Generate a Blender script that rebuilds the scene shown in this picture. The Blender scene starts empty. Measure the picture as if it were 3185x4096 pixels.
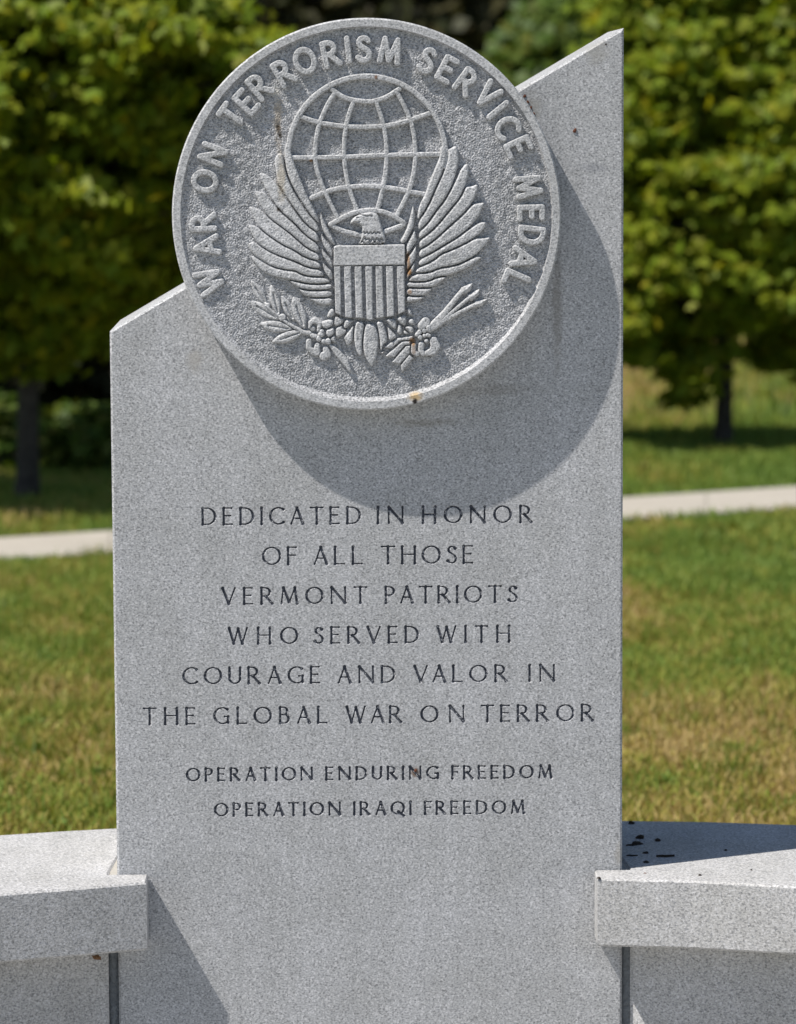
import bpy, math, random
import numpy as np
from mathutils import Matrix, Vector
R = math.radians
scene = bpy.context.scene
C = scene.collection
rng = np.random.default_rng(7)
random.seed(7)

# ---------------------------------------------------------------- camera
# the picture's vanishing points give the lens and the direction of view
PW, PH, F = 3185.0, 4096.0, 14419.0
def nrm(v): return v / np.linalg.norm(v)
Yc = nrm(np.array([-312.5, 1624.0, -F]))
Zc = np.array([-629.0, 127900.0, F]); Zc = nrm(Zc - Zc.dot(Yc) * Yc)
Xc = np.cross(Yc, Zc)
MROT = np.array([Xc, Yc, Zc])              # camera axes seen from the world: columns
def ray(px, py):
    return MROT @ np.array([px - PW / 2, PH / 2 - py, -F])
def _w(d):
    a, b = ray(454, 2400), ray(2491, 2400)
    return (b[0] / b[1] - a[0] / a[1]) * d
CD = 0.97 / _w(1.0)
a_, b_ = ray(454, 2400), ray(2491, 2400)
CX = -(a_[0] / a_[1] + b_[0] / b_[1]) / 2 * CD
r_ = ray(588, 3496); ZCAP = 0.45
CZ = ZCAP - r_[2] / r_[1] * CD
CAM = np.array([CX, -CD, CZ])
def PY(px, py, y=0.0):                     # point of the vertical plane at depth y
    r = ray(px, py); return CAM + r * ((y - CAM[1]) / r[1])
def PZ(px, py, z=0.0):                     # point of the level plane at height z
    r = ray(px, py); return CAM + r * ((z - CAM[2]) / r[2])
cam = bpy.data.cameras.new('camera'); co = bpy.data.objects.new('camera', cam); C.objects.link(co)
m4 = Matrix([list(MROT[0]) + [CAM[0]], list(MROT[1]) + [CAM[1]], list(MROT[2]) + [CAM[2]], [0, 0, 0, 1]])
co.matrix_world = m4
cam.sensor_fit = 'VERTICAL'; cam.sensor_height = 36.0; cam.lens = 36.0 * F / PH
cam.clip_start = 0.1; cam.clip_end = 2000
cam.dof.use_dof = True; cam.dof.focus_distance = CD * 1.0; cam.dof.aperture_fstop = 4.3
cam.dof.aperture_blades = 9
scene.camera = co

# ---------------------------------------------------------------- sky, sun, exposure
LD = Vector((2.04, 1.0, -3.68)).normalized()        # the way the sunlight travels
w = bpy.data.worlds.new('World'); scene.world = w; w.use_nodes = True
nt = w.node_tree; bg = nt.nodes['Background']
sky = nt.nodes.new('ShaderNodeTexSky'); sky.sky_type = 'NISHITA'; sky.sun_disc = False
sky.sun_elevation = math.asin(-LD.z)
sky.sun_rotation = math.atan2(-LD.x, -LD.y)
sky.air_density = 1.0; sky.dust_density = 0.6; sky.ozone_density = 1.2
nt.links.new(sky.outputs[0], bg.inputs[0]); bg.inputs[1].default_value = 0.078
sl = bpy.data.lights.new('sun', 'SUN'); sl.energy = 5.0; sl.angle = R(0.53); sl.color = (1.0, 0.95, 0.88)
so = bpy.data.objects.new('sun', sl); C.objects.link(so)
so.rotation_euler = (-LD).to_track_quat('Z', 'Y').to_euler(); so.location = (-8, -6, 14)
vs = scene.view_settings
vs.view_transform = 'Standard'; vs.look = 'None'; vs.gamma = 1; vs.exposure = 0.20; vs.use_curve_mapping = False
scene.render.engine = 'CYCLES'

# ---------------------------------------------------------------- materials
class NT:
    def __init__(s, name):
        s.m = bpy.data.materials.new(name); s.m.use_nodes = True
        s.t = s.m.node_tree; s.b = s.t.nodes['Principled BSDF']
        s.pos = s.n('ShaderNodeNewGeometry').outputs['Position']
        s.b.inputs['Specular IOR Level'].default_value = 0.3
    def n(s, typ, **kw):
        o = s.t.nodes.new(typ)
        for k, v in kw.items(): setattr(o, k, v)
        return o
    def put(s, sock, v):
        if hasattr(v, 'links') or isinstance(v, bpy.types.NodeSocket): s.t.links.new(v, sock)
        else:
            if isinstance(v, tuple) and len(v) == 3 and len(sock.default_value) == 4: v = v + (1,)
            sock.default_value = v
    def noise(s, scale, detail=2, rough=.5, vec=None, dist=0):
        o = s.n('ShaderNodeTexNoise'); o.inputs['Scale'].default_value = scale
        o.inputs['Detail'].default_value = detail; o.inputs['Roughness'].default_value = rough
        o.inputs['Distortion'].default_value = dist
        s.put(o.inputs['Vector'], vec if vec is not None else s.pos); return o.outputs['Fac']
    def voro(s, scale, feature='F1', out='Distance', vec=None):
        o = s.n('ShaderNodeTexVoronoi', feature=feature); o.inputs['Scale'].default_value = scale
        s.put(o.inputs['Vector'], vec if vec is not None else s.pos); return o.outputs[out]
    def ramp(s, fac, stops):
        o = s.n('ShaderNodeValToRGB'); e = o.color_ramp.elements
        while len(e) < len(stops): e.new(.5)
        for el, (p, c) in zip(e, stops):
            el.position = p; el.color = (c if isinstance(c, tuple) else (c, c, c)) + (1,)
        s.put(o.inputs[0], fac); return o.outputs[0]
    def mix(s, fac, a, b, mode='MIX'):
        o = s.n('ShaderNodeMix', data_type='RGBA', blend_type=mode)
        s.put(o.inputs[0], fac); s.put(o.inputs[6], a); s.put(o.inputs[7], b); return o.outputs[2]
    def math(s, op, a, b=0.0, clamp=False):
        o = s.n('ShaderNodeMath', operation=op); o.use_clamp = clamp
        s.put(o.inputs[0], a); s.put(o.inputs[1], b); return o.outputs[0]
    def bump(s, h, strength, dist, normal=None):
        o = s.n('ShaderNodeBump'); o.inputs['Strength'].default_value = strength
        o.inputs['Distance'].default_value = dist; s.put(o.inputs['Height'], h)
        if normal is not None: s.put(o.inputs['Normal'], normal)
        return o.outputs[0]
    def mapping(s, scale, loc=(0, 0, 0), vec=None):
        o = s.n('ShaderNodeMapping'); o.inputs['Scale'].default_value = scale; o.inputs['Location'].default_value = loc
        s.put(o.inputs['Vector'], vec if vec is not None else s.pos); return o.outputs[0]

def granite(name, base=(.40, .405, .42), contrast=1.0, bump=.35, stains=(), tint=1.0, grain=1.0):
    s = NT(name)
    g = 1.0 / grain
    gv = s.mapping((.75, 1.0, 1.25))
    n1 = s.noise(290 * g, 3, .65, gv)
    def k(v, t=(1, 1, 1)): return tuple(b * (1 + (v - 1) * contrast) * tint * q for b, q in zip(base, t))
    col = s.ramp(n1, [(.30, k(.30, (.92, .98, 1.1))), (.43, k(.72)), (.52, k(1.03)), (.62, k(1.28)), (.74, k(1.55))])
    v = s.voro(330 * g, out='Color')
    sp = s.n('ShaderNodeSeparateColor'); s.put(sp.inputs[0], v)
    fl = s.ramp(sp.outputs[0], [(.0, 1.0), (.10, 1.0), (.13, 0.0)])
    col = s.mix(s.math('MULTIPLY', fl, .55 * contrast), col, tuple(b * .22 for b in base))
    fw = s.ramp(sp.outputs[1], [(.0, 1.0), (.10, 1.0), (.13, 0.0)])
    col = s.mix(s.math('MULTIPLY', fw, .45), col, (.72, .72, .74))
    col = s.mix(s.math('MULTIPLY', s.math('LESS_THAN', s.voro(42), .028), .8), col, (.95, .95, .97))
    cl = s.noise(7, 4, .6)
    col = s.mix(1.0, col, s.ramp(cl, [(.3, (.90, .90, .89)), (.7, (1.06, 1.06, 1.07))]), 'MULTIPLY')
    st_ = s.noise(1.0, 3, .6, s.mapping((22, 3, 1.2)))
    col = s.mix(1.0, col, s.ramp(st_, [(.35, (.955, .955, .95)), (.65, (1.02, 1.02, 1.02))]), 'MULTIPLY')
    if stains:
        sep = s.n('ShaderNodeSeparateXYZ'); s.put(sep.inputs[0], s.pos)
        wob = s.noise(60, 3, .6)
        for (x, z, sx, sz, c, amt) in stains:
            dx = s.math('DIVIDE', s.math('SUBTRACT', sep.outputs[0], x), sx)
            dz = s.math('DIVIDE', s.math('SUBTRACT', sep.outputs[2], z), sz)
            d = s.math('SQRT', s.math('ADD', s.math('MULTIPLY', dx, dx), s.math('MULTIPLY', dz, dz)))
            d = s.math('ADD', d, s.math('MULTIPLY', s.math('SUBTRACT', wob, .5), 1.6))
            f = s.ramp(d, [(.35, amt), (1.0, 0.0)])
            col = s.mix(f, col, c)
    s.put(s.b.inputs['Base Color'], col)
    s.b.inputs['Roughness'].default_value = .62
    h = s.math('ADD', s.noise(380 * g, 2, .7), s.math('MULTIPLY', s.noise(130 * g, 2, .5), .8))
    s.put(s.b.inputs['Normal'], s.bump(h, bump, .0012))
    return s.m

def stain(px, py, sx, sy, c, amt, y=-.048):
    p = PY(px, py, y); q = .973 / 2050
    return (float(p[0]), float(p[2]), sx * q, sy * q, c, amt)
RUST = (.30, .15, .045); BRN = (.05, .035, .02); CRM = (.55, .46, .34)
DSTAIN = [stain(1112, 480, 22, 130, (.40, .33, .24), .55), stain(1115, 515, 14, 32, BRN, .95), stain(1120, 540, 10, 20, BRN, .9),
          stain(1125, 730, 22, 120, (.45, .38, .27), .5),
          stain(1105, 372, 14, 50, (.62, .62, .60), .6), stain(1245, 643, 10, 8, RUST, .9), stain(1633, 1040, 10, 45, RUST, .75),
          stain(1636, 1085, 14, 26, RUST, .9), stain(1640, 1165, 12, 14, RUST, .6), stain(1650, 1362, 16, 20, RUST, .85),
          stain(1662, 1585, 40, 22, (.52, .36, .16), .8), stain(1660, 1606, 13, 22, (.02, .015, .012), 1.0), stain(1115, 838, 12, 11, BRN, .9),
          stain(1655, 1400, 10, 30, RUST, .4), stain(1505, 308, 8, 10, (.18, .09, .05), .9)]
FSTAIN = [stain(1662, 3088, 20, 26, (.14, .08, .04), .8, 0), stain(2375, 670, 60, 24, (.16, .17, .2), .35, 0), stain(2130, 440, 40, 90, (.28, .27, .24), .5, 0),
          stain(2390, 210, 60, 60, (.30, .29, .26), .45, 0), stain(1700, 1690, 160, 22, (.22, .21, .18), .5, 0), stain(2230, 1250, 26, 300, (.20, .19, .17), .5, 0),
          stain(2000, 1560, 200, 30, (.22, .21, .19), .35, 0), stain(2480, 3420, 26, 60, (.34, .32, .28), .5, 0), stain(780, 1440, 40, 60, (.36, .34, .31), .5, 0)]
M_FACE = granite('granite_sawn', (.425, .431, .443), .78, .25, FSTAIN)
M_DISC = granite('granite_carved', (.49, .495, .505), .72, .4, DSTAIN)
M_GROUND = granite('granite_pitched', (.435, .44, .455), .9, .9, DSTAIN, 1.0)  # toned below the carved relief: shadows of the rough texture are in the colour
M_PANEL = granite('granite_dark', (.26, .265, .28), .8, .5)  # darker granite tone for the recessed shield field
M_CAP = granite('granite_flamed', (.462, .458, .455), .72, .5, (), 1.0, 1.1)
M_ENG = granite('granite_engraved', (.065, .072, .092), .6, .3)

def simple(name, col, rough=.8, var=.25, scale=30, bump=0, transl=0):
    s = NT(name)
    n = s.noise(scale, 4, .6)
    c = s.ramp(n, [(.3, tuple(v * (1 - var) for v in col)), (.7, tuple(v * (1 + var) for v in col))])
    s.put(s.b.inputs['Base Color'], c); s.b.inputs['Roughness'].default_value = rough
    if bump: s.put(s.b.inputs['Normal'], s.bump(n, bump, .01))
    return s.m
M_SEAL = simple('grey_sealant', (.15, .165, .18), .8, .3, 120, .6)
M_MORT = simple('buff_mortar', (.42, .40, .36), .85, .12, 250, .3)
M_CLOD = simple('dark_soil', (.045, .034, .026), .95, .4, 400, .6)
M_RLEAF = simple('dry_red_brown', (.11, .04, .022), .8, .3, 300)
M_PAVE = simple('paving', (.38, .37, .35), .85, .12, 20, .15)

def walk_mat():
    s = NT('sidewalk_concrete')
    n = s.noise(3, 5, .6); n2 = s.noise(90, 3, .6)
    c = s.ramp(n, [(.3, (.38, .345, .295)), (.7, (.46, .425, .365))])
    c = s.mix(.5, c, s.ramp(n2, [(.35, (.34, .31, .265)), (.6, (.48, .44, .38))]))
    s.put(s.b.inputs['Base Color'], c); s.b.inputs['Roughness'].default_value = .9
    return s.m
def grass_cols(s, fac_extra=None):
    # dry and green patches of the lawn, fixed to the ground
    v = s.mapping((1.0, .45, 0))
    a = s.noise(.9, 4, .55, v, .4); b = s.noise(3.2, 5, .7, v, .6)
    f = s.math('ADD', s.math('MULTIPLY', a, 1.15), s.math('MULTIPLY', b, .65)); f = s.math('SUBTRACT', f, .40)
    sep = s.n('ShaderNodeSeparateXYZ'); s.put(sep.inputs[0], s.pos)
    yy = s.ramp(s.math('MULTIPLY', s.math('SUBTRACT', sep.outputs[1], 1.0), .05), [(0.0, .05), (.30, .07), (.42, .13), (.50, .22), (.68, .20), (.80, .04)])
    f = s.math('ADD', f, yy)
    return f
def grass_mat():
    s = NT('grass_blades')
    f = grass_cols(s)
    g = s.n('ShaderNodeNewGeometry').outputs['Random Per Island']
    f2 = s.math('ADD', f, s.math('MULTIPLY', s.math('SUBTRACT', g, .5), .30))
    c = s.ramp(f2, [(.36, (.50, .38, .16)), (.45, (.39, .30, .08)), (.53, (.35, .33, .065)), (.62, (.25, .31, .05)), (.78, (.17, .26, .045))])
    s.put(s.b.inputs['Base Color'], c); s.b.inputs['Roughness'].default_value = .6
    tr = s.n('ShaderNodeBsdfTranslucent'); s.put(tr.inputs[0], s.mix(1.0, c, (1.0, 1.0, .7), 'MULTIPLY'))
    mx = s.n('ShaderNodeMixShader'); mx.inputs[0].default_value = .25
    s.put(mx.inputs[1], s.b.outputs[0]); s.put(mx.inputs[2], tr.outputs[0])
    s.put(s.t.nodes['Material Output'].inputs[0], mx.outputs[0]); return s.m
def ground_mat():
    s = NT('lawn_ground')
    f = s.math('ADD', grass_cols(s), s.math('MULTIPLY', s.math('SUBTRACT', s.noise(40, 4, .7), .5), .4))
    c = s.ramp(f, [(.36, (.26, .18, .085)), (.45, (.20, .15, .045)), (.53, (.16, .155, .035)), (.62, (.11, .14, .028)), (.78, (.07, .11, .025))])
    s.put(s.b.inputs['Base Color'], c); s.b.inputs['Roughness'].default_value = .95
    s.put(s.b.inputs['Normal'], s.bump(s.noise(25, 5, .7), .8, .03)); return s.m
def leaf_mat(name, c0, c1, c2, transl=.35):
    s = NT(name)
    g = s.n('ShaderNodeNewGeometry').outputs['Random Per Island']
    c = s.ramp(g, [(0, c0), (.5, c1), (.93, c2), (1.0, tuple(v * q for v, q in zip(c2, (1.22, 1.0, .9))))])
    s.put(s.b.inputs['Base Color'], c); s.b.inputs['Roughness'].default_value = .5
    s.b.inputs['Specular IOR Level'].default_value = .2
    tr = s.n('ShaderNodeBsdfTranslucent'); s.put(tr.inputs[0], s.mix(1.0, c, (1.4, 1.25, .45), 'MULTIPLY'))
    mx = s.n('ShaderNodeMixShader'); mx.inputs[0].default_value = transl
    s.put(mx.inputs[1], s.b.outputs[0]); s.put(mx.inputs[2], tr.outputs[0])
    s.put(s.t.nodes['Material Output'].inputs[0], mx.outputs[0]); return s.m
M_WALK = walk_mat(); M_GRASS = grass_mat(); M_LAWN = ground_mat()
M_MAPLE = leaf_mat('maple_leaves', (.14, .215, .016), (.20, .26, .018), (.27, .29, .02), .45)
M_MID = leaf_mat('mid_green_leaves', (.06, .115, .018), (.085, .14, .02), (.12, .15, .025))
M_DARKL = leaf_mat('dark_wood_leaves', (.014, .017, .007), (.020, .022, .009), (.030, .028, .013), .12)  # deep shade of the near wood is put into these leaf colours
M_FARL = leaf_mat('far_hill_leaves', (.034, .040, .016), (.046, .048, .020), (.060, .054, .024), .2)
M_BARK = simple('grey_brown_bark', (.055, .048, .042), .95, .35, 25, .8)
M_LITTER = simple('wood_floor', (.03, .035, .012), .95, .4, 6, .5)

# ---------------------------------------------------------------- object helpers
def link(name, me, mat=None, parent=None):
    o = bpy.data.objects.new(name, me); C.objects.link(o)
    if mat is not None: me.materials.append(mat)
    if parent is not None: o.parent = parent
    return o
def mesh(name, verts, faces):
    me = bpy.data.meshes.new(name); me.from_pydata([tuple(map(float, v)) for v in verts], [], faces); me.update(); return me
def fast_mesh(name, V, Fa, k):             # V (n,3); Fa (m,k)
    me = bpy.data.meshes.new(name)
    me.vertices.add(len(V)); me.vertices.foreach_set('co', np.asarray(V, np.float32).ravel())
    m = len(Fa); me.loops.add(m * k); me.loops.foreach_set('vertex_index', np.asarray(Fa, np.int32).ravel())
    me.polygons.add(m); me.polygons.foreach_set('loop_start', np.arange(0, m * k, k, dtype=np.int32))
    me.polygons.foreach_set('loop_total', np.full(m, k, np.int32))
    me.update(calc_edges=True); return me
def empty(name, loc=(0, 0, 0)):
    o = bpy.data.objects.new(name, None); C.objects.link(o); o.location = loc; return o
def tag(o, label=None, cat=None, group=None, kind=None):
    for k, v in (('label', label), ('category', cat), ('group', group), ('kind', kind)):
        if v: o[k] = v
    return o

# ---------------------------------------------------------------- carving: signed distance fields turned into stone relief
def seg_d(X, Z, a, b):
    ax, az = a; bx, bz = b; dx, dz = bx - ax, bz - az; L = dx * dx + dz * dz + 1e-12
    t = np.clip(((X - ax) * dx + (Z - az) * dz) / L, 0, 1)
    return np.hypot(X - ax - t * dx, Z - az - t * dz), t
def sdf_poly(pts):
    pts = [tuple(p) for p in pts]
    def f(X, Z):
        d = np.full(X.shape, 1e9); ins = np.zeros(X.shape, bool)
        for i in range(len(pts)):
            a, b = pts[i], pts[(i + 1) % len(pts)]
            d = np.minimum(d, seg_d(X, Z, a, b)[0])
            c = ((a[1] > Z) != (b[1] > Z)) & (X < (b[0] - a[0]) * (Z - a[1]) / ((b[1] - a[1]) or 1e-12) + a[0])
            ins ^= c
        return np.where(ins, d, -d)
    f.bb = (min(p[0] for p in pts), min(p[1] for p in pts), max(p[0] for p in pts), max(p[1] for p in pts))
    return f
def sdf_stroke(pts, rad):                  # rad: number or one per point
    rr = [rad] * len(pts) if np.isscalar(rad) else list(rad)
    def f(X, Z):
        s = np.full(X.shape, -1e9)
        for i in range(len(pts) - 1):
            d, t = seg_d(X, Z, pts[i], pts[i + 1])
            s = np.maximum(s, rr[i] + (rr[i + 1] - rr[i]) * t - d)
        if len(pts) == 1: s = rr[0] - np.hypot(X - pts[0][0], Z - pts[0][1])
        return s
    r = max(rr)
    f.bb = (min(p[0] for p in pts) - r, min(p[1] for p in pts) - r, max(p[0] for p in pts) + r, max(p[1] for p in pts) + r)
    return f
def union(*fs):
    def f(X, Z):
        s = fs[0](X, Z)
        for g in fs[1:]: s = np.maximum(s, g(X, Z))
        return s
    f.bb = (min(g.bb[0] for g in fs), min(g.bb[1] for g in fs), max(g.bb[2] for g in fs), max(g.bb[3] for g in fs))
    return f
def smooth_poly(p, n=2):
    p = [np.array(q, float) for q in p]
    for _ in range(n):
        q = []
        for i in range(len(p)):
            a, b = p[i], p[(i + 1) % len(p)]; q += [a * .75 + b * .25, a * .25 + b * .75]
        p = q
    return p
def smooth_line(p, n=2):
    p = [np.array(q, float) for q in p]
    for _ in range(n):
        q = [p[0]]
        for i in range(len(p) - 1):
            a, b = p[i], p[i + 1]; q += [a * .75 + b * .25, a * .25 + b * .75]
        p = q + [p[-1]]
    return p
# one field of rough stone relief used everywhere on the medallion
NF = 1024; NSTEP = .0009
def band(l0, seed):
    r = np.random.default_rng(seed); f = np.fft.fftfreq(NF, NSTEP)
    k = np.hypot(*np.meshgrid(f, f)); k0 = 1 / l0
    a = np.fft.fft2(r.normal(size=(NF, NF))) * np.exp(-((k - k0) / (k0 * .45)) ** 2)
    a = np.real(np.fft.ifft2(a)); return a / a.std()
ROUGH = -np.abs(band(.0085, 1)) * .55 + band(.0042, 2) * .42 + band(.0028, 4) * .30 + band(.022, 3) * .30 + .3
def rough(X, Z):
    u = np.mod((X + 3) / NSTEP, NF); v = np.mod((Z + 3) / NSTEP, NF)
    i, j = u.astype(int), v.astype(int); fu, fv = u - i, v - j; i2, j2 = (i + 1) % NF, (j + 1) % NF
    return ROUGH[i, j] * (1 - fu) * (1 - fv) + ROUGH[i2, j] * fu * (1 - fv) + ROUGH[i, j2] * (1 - fu) * fv + ROUGH[i2, j2] * fu * fv

def march(xs, zs, S):
    """cut the grid at S = 0; keeps S > 0. Returns vertices (x,z), faces, rim edges, S at vertices."""
    nx, nz = S.shape; ins = S > 0
    c = ins[:-1, :-1].astype(int) + ins[1:, :-1] + ins[1:, 1:] + ins[:-1, 1:]
    idx = np.full(S.shape, -1); need = ins.copy()
    use = np.argwhere(need); idx[need] = np.arange(len(use))
    V = [(xs[i], zs[j]) for i, j in use]; SV = list(S[need])
    full = np.argwhere(c == 4)
    faces = [(idx[i, j], idx[i + 1, j], idx[i + 1, j + 1], idx[i, j + 1]) for i, j in full]
    cut = {}; rims = []
    def cross(p, q):
        key = (p, q) if p < q else (q, p)
        if key not in cut:
            a, b = S[p], S[q]; t = min(max(a / (a - b), .02), .98)
            cut[key] = len(V)
            V.append((xs[p[0]] + (xs[q[0]] - xs[p[0]]) * t, zs[p[1]] + (zs[q[1]] - zs[p[1]]) * t)); SV.append(0.0)
        return cut[key]
    for i, j in np.argwhere((c > 0) & (c < 4)):
        cs = [(i, j), (i + 1, j), (i + 1, j + 1), (i, j + 1)]; poly = []; kinds = []
        for k in range(4):
            p, q = cs[k], cs[(k + 1) % 4]
            if ins[p]: poly.append(idx[p]); kinds.append(0)
            if ins[p] != ins[q]: poly.append(cross(p, q)); kinds.append(1 if ins[p] else 2)
        for k in range(len(poly)):
            if kinds[k] == 1 and kinds[(k + 1) % len(poly)] == 2: rims.append((poly[k], poly[(k + 1) % len(poly)]))
        if len(poly) > 2: faces.append(tuple(poly))
    return V, faces, rims, SV

YB = -.0475                                  # ground of the medallion
YR = -.058                                  # its rim
def carve(name, sdf, H, parent, wr=.005, edge=.35, step=.0012, y0=YB, mat=None, grooves=(), rgh=.25, inset=0.0, hx=None, sink=.004, flat=False):
    """a raised piece of carving: rounded to height H within wr of its outline"""
    x0, z0, x1, z1 = sdf.bb
    xs = np.arange(x0 - 2 * step, x1 + 3 * step, step); zs = np.arange(z0 - 2 * step, z1 + 3 * step, step)
    X, Z = np.meshgrid(xs, zs, indexing='ij'); S = sdf(X, Z) - inset; H = H * .9
    V, Fc, rims, SV = march(xs, zs, S)
    if not Fc: return None
    V = np.array(V); SV = np.array(SV)
    t = np.clip(SV / wr, 0, 1)
    h = H * (edge + (1 - edge) * np.sqrt(1 - (1 - t) ** 2))
    if hx is not None: h = h * hx(V[:, 0], V[:, 1])
    for g, gw, gd in grooves:
        s = g(V[:, 0], V[:, 1]); h = h - gd * np.clip((s + gw) / gw, 0, 1)
    h = h + rough(V[:, 0], V[:, 1]) * .001 * rgh
    co = [(V[k, 0], y0 - h[k], V[k, 1]) for k in range(len(V))]
    n = len(co); low = {}
    for a, b in rims:
        for q in (a, b):
            if q not in low: low[q] = len(co); co.append((V[q, 0], y0 + sink, V[q, 1]))
        Fc.append((a, low[a], low[b], b))
    me = mesh(name, co, Fc)
    for p in me.polygons: p.use_smooth = True
    o = link(name, me, mat or M_DISC, parent)
    try: me.set_sharp_from_angle(angle=R(50))
    except Exception: pass
    return o

def q2(px, py, y=YB - .008):
    p = PY(px, py, y); return (float(p[0]), float(p[2]))
def zc(ox, oy, s):
    return lambda pts: [q2(ox + x / s, oy + y / s) for x, y in pts]
ZA, ZB_, ZC_, ZD = zc(680, 50, 2), zc(1450, 50, 2), zc(680, 800, 2), zc(1450, 800, 2)
ZE, ZF, ZG = zc(1300, 1230, 3.773), zc(950, 750, 2.73), zc(1450, 750, 2.73)
ZS = zc(0, 0, 1)
U = .973 / 2050                             # metres per photo pixel on the stone

# ---------------------------------------------------------------- lettering: strokes drawn for this stone
def arc(cx, cy, rx, ry, a0, a1, n=14):
    return [(cx + rx * math.cos(R(a0 + (a1 - a0) * i / n)), cy + ry * math.sin(R(a0 + (a1 - a0) * i / n))) for i in range(n + 1)]
def scurve():
    return [(.44, .86), (.36, .95), (.25, .985), (.13, .95), (.06, .85), (.055, .75), (.10, .65), (.20, .57), (.32, .49), (.43, .40), (.485, .28), (.465, .14), (.37, .04), (.24, .0), (.10, .03), (.0, .13)]
GL = {
 'A': (.72, [[(0, 0), (.36, 1)], [(.36, 1), (.72, 0)], [(.13, .34), (.59, .34)]]),
 'B': (.52, [[(0, 0), (0, 1)], [(0, 1), (.2, 1)] + arc(.2, .77, .24, .23, 90, -90) + [(0, .54)], [(0, .54), (.24, .54)] + arc(.24, .27, .28, .27, 90, -90) + [(0, 0)]]),
 'C': (.80, [arc(.5, .5, .5, .5, 52, 308, 24)]),
 'D': (.76, [[(0, 0), (0, 1)], [(0, 1), (.24, 1)] + arc(.24, .5, .52, .5, 90, -90, 20) + [(0, 0)]]),
 'E': (.50, [[(0, 0), (0, 1)], [(0, 1), (.48, 1)], [(0, .53), (.40, .53)], [(0, 0), (.50, 0)]]),
 'F': (.47, [[(0, 0), (0, 1)], [(0, 1), (.47, 1)], [(0, .53), (.40, .53)]]),
 'G': (.86, [arc(.5, .5, .5, .5, 52, 305, 24) + [(.84, .12)], [(.86, .06), (.86, .44)], [(.64, .44), (.86, .44)]]),
 'H': (.74, [[(0, 0), (0, 1)], [(.74, 0), (.74, 1)], [(0, .53), (.74, .53)]]),
 'I': (.0, [[(0, 0), (0, 1)]]),
 'L': (.52, [[(0, 0), (0, 1)], [(0, 0), (.52, 0)]]),
 'M': (.98, [[(0, 0), (.13, 1)], [(.13, 1), (.49, .08)], [(.49, .08), (.85, 1)], [(.85, 1), (.98, 0)]]),
 'N': (.84, [[(0, 0), (0, 1)], [(0, 1), (.84, 0)], [(.84, 0), (.84, 1)]]),
 'O': (1.0, [arc(.5, .5, .5, .5, 0, 360, 32)]),
 'P': (.50, [[(0, 0), (0, 1)], [(0, 1), (.22, 1)] + arc(.22, .74, .28, .26, 90, -90) + [(0, .48)]]),
 'Q': (1.0, [arc(.5, .5, .5, .5, 0, 360, 32), [(.55, .2), (.98, -.14)]]),
 'R': (.66, [[(0, 0), (0, 1)], [(0, 1), (.22, 1)] + arc(.22, .74, .30, .26, 90, -90) + [(0, .48)], [(.24, .48), (.66, 0)]]),
 'S': (.48, [scurve()]),
 'T': (.74, [[(0, 1), (.74, 1)], [(.37, 0), (.37, 1)]]),
 'U': (.66, [[(0, 1), (0, .33)] + arc(.33, .33, .33, .33, 180, 360) + [(.66, 1)]]),
 'V': (.76, [[(0, 1), (.38, 0)], [(.38, 0), (.76, 1)]]),
 'W': (1.12, [[(0, 1), (.29, 0)], [(.29, 0), (.56, .96)], [(.56, .96), (.83, 0)], [(.83, 0), (1.12, 1)]]),
}
def glyph(ch, place, r, flare=0.0, wf=1.0):
    """signed distance of one letter; place maps glyph units to the stone"""
    fs = []
    for st in GL[ch][1]:
        st = [(x * wf, y) for x, y in st]
        if len(st) == 2:
            a, b = st; n = 12
            pts = [(a[0] + (b[0] - a[0]) * t / n, a[1] + (b[1] - a[1]) * t / n) for t in range(n + 1)]
            dx, dy = b[0] - a[0], b[1] - a[1]; k = 1.0
            if flare:
                if abs(dy) < .05: k = .74
                elif dx * dy > .005: k = .76
                elif abs(dx) < .005: k = .80 if ch == 'N' else 1.04
                else: k = 1.08
            rr = [r * k * (1 + flare * abs(2 * i / n - 1) ** 6) for i in range(n + 1)]
        else:
            pts = st; n = len(pts) - 1; rr = []
            for i in range(n + 1):
                a, b = pts[max(i - 1, 0)], pts[min(i + 1, n)]; L = math.hypot(b[0] - a[0], b[1] - a[1]) or 1
                q = (.70 + .40 * (abs(b[1] - a[1]) / L) ** 1.5) if flare else 1.0
                if flare and ch in 'CGS': q *= 1 + .5 * abs(2 * i / n - 1) ** 14
                rr.append(r * q)
        fs.append(sdf_stroke([place(x, y) for x, y in pts], rr))
    return union(*fs)

# ================================================================ MEMORIAL STONE
stone = empty('memorial_stone', (0, 0, 0))
tag(stone, 'tall grey granite slab with slanted top, round eagle medallion and engraved dedication', 'memorial')
stone_parent = stone
def under(o): pass
XL = PY(454, 2400)[0]; XR = PY(2491, 2400)[0]
pTL = PY(439, 1326); pTR = PY(2494.4, 112)
ZTL, ZTR = pTL[2], pTR[2]; TH = .37; CH = .004; ZBOT = -.05
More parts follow.
